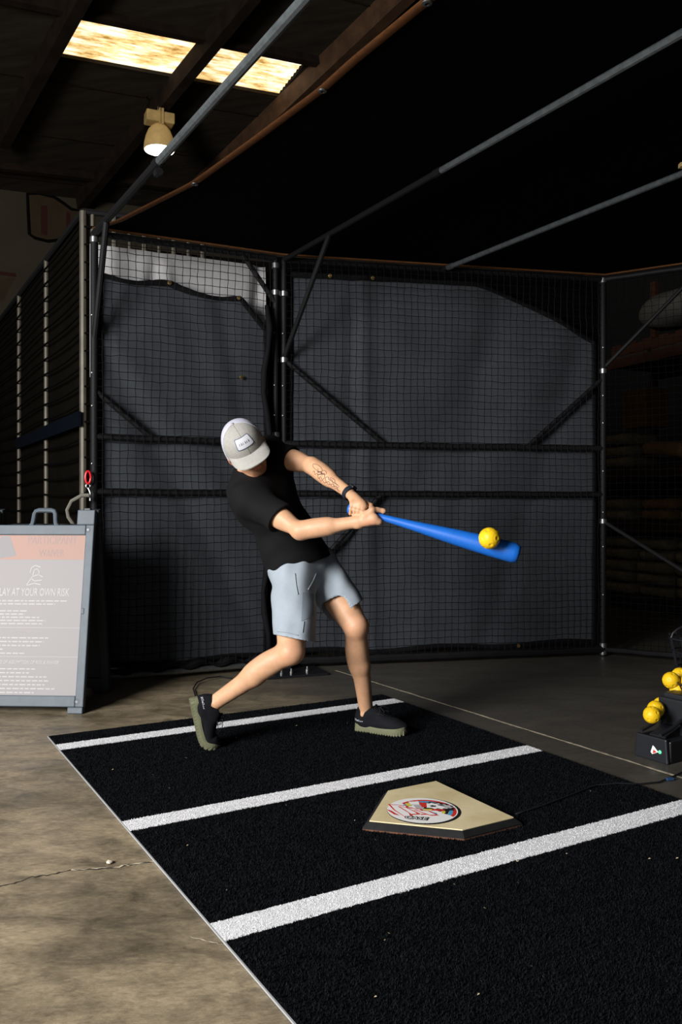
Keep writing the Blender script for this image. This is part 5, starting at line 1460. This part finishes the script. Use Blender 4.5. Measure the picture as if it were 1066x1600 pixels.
MB().tube([brim(u, 1.0, 0.0017) for u in np.linspace(0.02, 0.98, 60)], 0.0026, 6).build('brim_piping', mat('cap_piping', (0.58, 0.57, 0.55), 0.8), brm, 180) if False else None
for v in (0.25, 0.5, 0.75): pass
# embroidered patch
def cpatch(x, y, off): return crown(x / 0.084, 0.38 + y / 0.150, off)
def rrect(hw, hh, r, n=5):
    out = []
    for cx_, cy_, t0 in ((hw - r, hh - r, 0), (-hw + r, hh - r, 90), (-hw + r, -hh + r, 180), (hw - r, -hh + r, 270)):
        for k_ in range(n + 1): t = math.radians(t0 + 90 * k_ / n); out.append((cx_ + r * math.cos(t), cy_ + r * math.sin(t)))
    return out
def patch(hw, hh, off, name, m):
    mb = MB(); pr0 = rrect(hw, hh, 0.005); pr = []
    for a, b in zip(pr0, pr0[1:] + pr0[:1]):
        k_ = max(1, int(math.hypot(b[0] - a[0], b[1] - a[1]) / 0.004))
        pr += [(a[0] + (b[0] - a[0]) * i / k_, a[1] + (b[1] - a[1]) * i / k_) for i in range(k_)]
    rings = [[cpatch(x * f, y * f, off) for x, y in pr] for f in (1.0, 0.75, 0.5, 0.25)] 
    n = len(pr); vs = [q for r in rings for q in r] + [cpatch(0, 0, off)]
    fs = [(i * n + k_, i * n + (k_ + 1) % n, (i + 1) * n + (k_ + 1) % n, (i + 1) * n + k_) for i in range(3) for k_ in range(n)] + [(3 * n + k_, 3 * n + (k_ + 1) % n, 4 * n) for k_ in range(n)]
    mb.add(vs, fs).build(name, m, cap, 180)
patch(0.037, 0.0245, 0.0016, 'patch', mat('patch_navy', (0.05, 0.065, 0.12), 0.7)); patch(0.034, 0.0215, 0.0024, 'patch', mat('patch_white', (0.47, 0.48, 0.52), 0.7))
mb = MB(); M_pt = mat('patch_grey_thread', (0.27, 0.27, 0.29), 0.7)
for i, x in enumerate((-0.022, -0.0145, -0.006, 0.003, 0.0105, 0.018)):
    mb.tube([cpatch(x, -0.006, 0.0028), cpatch(x + 0.001, 0.001, 0.0028), cpatch(x, 0.004 + 0.002 * (i % 2), 0.0028)], 0.0011, 5)
    if i % 2: mb.tube([cpatch(x, 0.003, 0.0028), cpatch(x + 0.004, 0.001, 0.0028), cpatch(x + 0.003, -0.006, 0.0028)], 0.0009, 5)
mb.build('patch_stitching', M_pt, cap, 180)

# ---- wrist band watch on the left wrist
wa = nrm(J['wrL'] - J['elL']); wc = J['wrL'] + wa * 0.004; w1 = nrm(np.cross(wa, (0, -1, 0.2))); w2 = np.cross(wa, w1)
M_band = mat('navy_black_band', (0.012, 0.016, 0.026), 0.4)
wv = []; nW = 36
for h_ in (-0.011, 0.011):
    for rr_ in (0.0275, 0.0300):
        wv.append([wc + wa * h_ + (w1 * math.cos(t) * 1.06 + w2 * math.sin(t)) * rr_ for t in np.linspace(0, 2 * math.pi, nW, endpoint=False)])
mb = MB(); vs = [q for r in wv for q in r]; fs = []
for a, b in ((0, 2), (3, 1), (1, 0), (2, 3)): fs += [(a * nW + k_, a * nW + (k_ + 1) % nW, b * nW + (k_ + 1) % nW, b * nW + k_) for k_ in range(nW)]
band = mb.add(vs, fs).build('watch', M_band, person, 40)
wo = nrm(np.array([0.55, -0.15, 0.8])); wo = nrm(wo - wa * wo.dot(wa))
MB().box(wc + wo * 0.033, (0.030, 0.024, 0.009), (nrm(np.cross(wo, wa)), wa, wo)).build('watch_face', M_black, band, 0, bevel=0.003)

# ---- script tattoo inked on the left forearm (thin lines lying on the skin)
fa = nrm(J['wrL'] - J['elL']); fL = np.linalg.norm(J['wrL'] - J['elL']); n1 = nrm(np.cross(fa, np.array([0.2, 1.0, 0.1]))); n1 = n1 if n1[2] > 0 else -n1
n0 = nrm(np.cross(fa, n1)); n0 = n0 if n0[1] < 0 else -n0
def tat(a, b):
    """a along the forearm 0..1, b round it (degrees, 0 faces the viewer, + up)"""
    t = math.radians(b); d = n0 * math.cos(t) + n1 * math.sin(t); c = J['elL'] + fa * fL * a
    hit = bvh.ray_cast(Vector(c + d * 0.09), Vector(-d))
    return np.array(hit[0]) + d * 0.0006 if hit[0] is not None else None
mb = MB()
def ink(fn, n, r=0.0010):
    q = [p_ for p_ in (tat(*fn(i / n)) for i in range(n + 1)) if p_ is not None]
    if len(q) > 2: mb.tube(q, r, 5)
ink(lambda t: (0.24 + 0.62 * t, -18 + 9 * math.sin(t * 44) + 5 * math.sin(t * 17)), 90)
ink(lambda t: (0.30 + 0.50 * t, 8 + 10 * math.sin(t * 37 + 1) * (1 - 0.4 * t)), 80)
ink(lambda t: (0.28 + 0.12 * math.cos(t * 6.3), 22 + 16 * math.sin(t * 6.3)), 30)
ink(lambda t: (0.40 + 0.5 * t, -34 + 6 * math.sin(t * 40)), 70); ink(lambda t: (0.45 + 0.05 * math.cos(t * 7), 24 + 13 * math.sin(t * 7)), 24)
ink(lambda t: (0.66 + 0.06 * math.cos(t * 7), 18 + 14 * math.sin(t * 7)), 24); ink(lambda t: (0.78 + 0.06 * math.cos(t * 7), -4 + 16 * math.sin(t * 7)), 24)
ink(lambda t: (0.33 + 0.12 * t, 2 + 26 * t - 20 * t * t), 16, 0.0018); ink(lambda t: (0.37 + 0.10 * t, -12 + 30 * t), 14, 0.0018)
mb.build('tattoo', mat('tattoo_ink', (0.10, 0.06, 0.045), 0.7), body, 180)

# ---- shoes
M_upper = mat('black_shoe_knit', (0.007, 0.0074, 0.010), 0.8, spec=0.12, vary=0.3, vscale=60, bump=0.3, bscale=300)
M_sole = mat('olive_sole', (0.135, 0.14, 0.08), 0.7, vary=0.15, vscale=40, bump=0.3, bscale=120)
M_lace = mat('black_lace', (0.012, 0.012, 0.014), 0.7)
M_print = mat('white_print', (0.55, 0.57, 0.62), 0.6)
SL = 0.268
def half_w(x, side):
    """outline half width of the sole at x along the foot; side +1 inner, -1 outer"""
    t = np.clip(x / SL, 0, 1)
    w_ = 0.034 + 0.013 * np.sin(np.clip((t - 0.25) / 0.75, 0, 1) * math.pi * 0.72)
    end = np.sqrt(np.clip(1 - ((t - 0.12) / 0.12) ** 2, 0, 1)) if t < 0.12 else (np.sqrt(np.clip(1 - ((t - 0.80) / 0.20) ** 2, 0, 1)) if t > 0.80 else 1.0)
    return w_ * end
def shoe(name_label, tf, bend, mirror):
    f = Field((-0.03, -0.07, -0.01), (0.31, 0.07, 0.15), 0.0036)
    f.add(cone((0.045, 0, 0.040), (0.20, 0, 0.034), 0.033, 0.038), 0.02)
    f.add(ell((0.205, 0, 0.036), (0.066, 0.042, 0.030)), 0.02); f.add(ell((0.052, 0, 0.056), (0.052, 0.034, 0.05)), 0.025)
    f.add(cone((0.052, 0, 0.085), (0.060, 0, 0.118), 0.042, 0.043, (0, 1, 0), 0.86), 0.02)
    f.add(cone((0.085, 0, 0.088), (0.165, 0, 0.052), 0.034, 0.027), 0.025)
    f.add(cone((0.115, 0, 0.090), (0.090, 0, 0.112), 0.018, 0.016, (0, 1, 0), 1.2), 0.02)                      # tongue
    f.plane((0, 0, 0.016), (0, 0, -1)); f.plane((0.06, 0, 0.113), nrm((-0.05, 0, 1)), (-0.03, -0.07, 0.09), (0.10, 0.07, 0.16))
    f.cut(cone((0.060, 0, 0.095), (0.062, 0, 0.16), 0.036, 0.040), 0.006)
    me, V = f.mesh('upper', 1)
    def TF(p):
        p = np.asarray(p, float)
        x, y, zz = p[..., 0], p[..., 1] * mirror, p[..., 2]
        xb = 0.185
        d = np.clip(x - xb, 0, None); th_ = np.minimum(d / 0.03, 1.0) * bend * 0.5 + np.clip((d - 0.015) / 0.03, 0, 1) * bend * 0.5
        c, s_ = np.cos(th_), np.sin(th_)
        x2 = np.where(d > 0, xb + d * c - (zz - 0.03) * s_ * (d > 0), x); z2 = np.where(d > 0, 0.03 + d * s_ + (zz - 0.03) * c, zz)
        return tf(x2, y, z2)
    me.vertices.foreach_set('co', TF(V).astype(np.float32).ravel()); me.materials.append(M_upper); me.update()
    if mirror < 0: me.flip_normals()
    sh = link('shoe', me, person, 180)
    # sole: outline sections with a lugged tread
    mb = MB(); N = 48; secs = []
    for zi, (h_, g) in enumerate(((0.0, 0.0), (0.006, 0.0015), (0.018, 0.0025), (0.030, 0.0005))):
        ring_ = []
        for side in (1, -1):
            xs = np.linspace(0.0, SL, N) if side == 1 else np.linspace(SL, 0.0, N)
            for x in xs[:-1]:
                lift = 0.010 * max(0, (x / SL - 0.78) / 0.22) ** 2 + 0.004 * math.cos(x / SL * 2 * math.pi * 1.0) * (zi == 3)
                ring_.append(((x, side * (half_w(x, side) + g) + 0.004 * math.sin(x / SL * 3.14) * 1.0, h_ + lift)))
        secs.append(ring_)
    n = len(secs[0]); vs = TF(np.array([q for r in secs for q in r]))
    fs = [(i * n + k_, i * n + (k_ + 1) % n, (i + 1) * n + (k_ + 1) % n, (i + 1) * n + k_) for i in range(3) for k_ in range(n)]
    fs += [(k_, k_ + 1, n - 2 - k_ + 1 if False else n - 1 - k_, n - k_) if k_ else (0, 1, n - 1) for k_ in range(0, N - 2)]
    fs += [(3 * n + k_, 3 * n + n - k_, 3 * n + n - 1 - k_, 3 * n + k_ + 1) if k_ else (3 * n, 3 * n + n - 1, 3 * n + 1) for k_ in range(0, N - 2)]
    sole = mb.add(vs, fs).build('sole', M_sole, sh, 40)
    mb = MB()
    for i in range(19):                                  # lugs round the edge
        x = 0.012 + i * (SL - 0.022) / 18
        for side in (1, -1):
            y = side * (half_w(x, side) - 0.002) + 0.004 * math.sin(x / SL * 3.14)
            lift = 0.010 * max(0, (x / SL - 0.78) / 0.22) ** 2
            hgt = 0.020 if (x < 0.03 or x > 0.20) else 0.010
            vv = [(x + dx * 0.0038, y + dy * 0.0040, lift - 0.004 + (dz + 1) / 2 * hgt) for dx in (-1, 1) for dy in (-1, 1) for dz in (-1, 1)]
            mb.add(TF(np.array(vv)), [(0, 1, 3, 2), (4, 6, 7, 5), (0, 4, 5, 1), (2, 3, 7, 6), (0, 2, 6, 4), (1, 5, 7, 3)])
    for i in range(10):
        x = 0.03 + i * 0.024
        for y in (-0.014, 0.014):
            vv = [(x + dx * 0.008, y + dy * 0.010, -0.004 + (dz + 1) * 0.003 + 0.010 * max(0, (x / SL - 0.78) / 0.22) ** 2) for dx in (-1, 1) for dy in (-1, 1) for dz in (-1, 1)]
            mb.add(TF(np.array(vv)), [(0, 1, 3, 2), (4, 6, 7, 5), (0, 4, 5, 1), (2, 3, 7, 6), (0, 2, 6, 4), (1, 5, 7, 3)])
    mb.build('tread', M_sole, sole, 0)
    mb = MB()
    for i in range(6):
        x = 0.118 + i * 0.013; zz = 0.107 - i * 0.0092; w_ = 0.022 + 0.001 * i
        mb.tube(TF(np.array([(x - 0.004, -w_, zz - 0.012), (x, -w_ * 0.5, zz + 0.000), (x + 0.003, w_ * 0.5, zz), (x + 0.006, w_, zz - 0.012)])), 0.0026, 6)
    for sd_, a_, b_, c_ in ((-1, 0.035, -0.03, -0.028), (-1, 0.016, -0.012, -0.05), (1, 0.03, -0.02, -0.03)):
        mb.tube(TF(np.array([(0.118, 0.0, 0.110), (0.126 + a_ * 0.3, sd_ * 0.018, 0.121), (0.128 + a_, sd_ * 0.034, 0.108), (0.122 + a_ * 1.2, sd_ * 0.042, 0.090), (0.117 + a_ * 0.4, sd_ * 0.034, 0.096)])), 0.0017, 6)
    mb.build('lace', M_lace, sh, 180)
    # small upright lettering at the heel, outer side
    mb = MB()
    for i, ch_ in enumerate('NOBULL'):
        text_mb(mb, ch_, 0.011, (0.012 + i * 0.0085, 0, 0.047), np.array([0, 0, 1.0]), np.array([-1.0, 0, 0]), 'LEFT', 1.15)
    vs = []
    ub = BVHTree.FromPolygons([tuple(v) for v in V], [tuple(p.vertices) for p in me.polygons])
    ok = []
    for x, y, zz in mb.v:
        h_ = ub.ray_cast(Vector((x, -0.10, zz)), Vector((0, 1, 0)))
        vs.append((x, (h_[0].y if h_[0] else -0.04) - 0.0010, zz))
    mb.v = [tuple(q) for q in TF(np.array(vs))]
    mb.build('heel_lettering', M_print, sh, 0)
    return sh
# front (left) shoe flat on the turf
upz = np.array([0, 0, 1.0]); ydL = np.cross(upz, dL)
oL = np.array([J['ankL'][0], J['ankL'][1], 0.0105]) - dL * 0.058
shoe('front', lambda x, y, zz: oL + x[..., None] * dL + y[..., None] * ydL + zz[..., None] * upz, 0.0, 1)
# back (right) shoe up on its toe
ydR = np.cross(upR, fwR)
tip = G(320, 1178, 0.01)
oR = J['ankR'] - fwR * 0.058 - upR * 0.088
dz_ = []
t_ = lambda x, y, zz: oR + x[..., None] * fwR + y[..., None] * ydR + zz[..., None] * upR
shoe('back', t_, math.radians(38), 1)

# ------------------------------------------------------------------ bat and struck ball
M_bat = mat('blue_plastic', (0.008, 0.115, 0.50), 0.42, vary=0.10, vscale=30, spec=0.4)
BL_ = float(np.linalg.norm(BE - BK))
bat = thing('baseball_bat', BK, 'fat blue plastic bat gripped in both hands at full swing', 'bat')
prof = [(0.0, -0.012), (0.014, -0.012), (0.021, -0.008), (0.0225, 0.0), (0.0205, 0.008), (0.015, 0.016), (0.0135, 0.03), (0.0135, 0.14), (0.0155, 0.19), (0.0205, 0.28), (0.0265, 0.36), (0.032, 0.44), (0.0365, 0.52), (0.0395, 0.60), (0.041, 0.66), (0.0405, 0.69), (0.037, BL_ - 0.006), (0.029, BL_ + 0.002), (0.0, BL_ + 0.004)]
MB().lathe(prof[5:], BK, bd_, 40).build('barrel', M_bat, bat, 60)
MB().lathe(prof[:7], BK, bd_, 32).build('knob', M_bat, bat, 60)
ax_pt = BK + bd_ * (BL_ * (765 - 548) / (811 - 548))
bc_ = P(765, 841, 3.0); dirn = nrm(P(765, 841, 3.0) - np.array([0, 0, EYE]))
Yb = ax_pt[1] - 0.079
ball(P(765, 841, Yb), 0.0428, (0.5, 0.9, 0.2), 'yellow plastic ball being struck in front of the bat barrel')
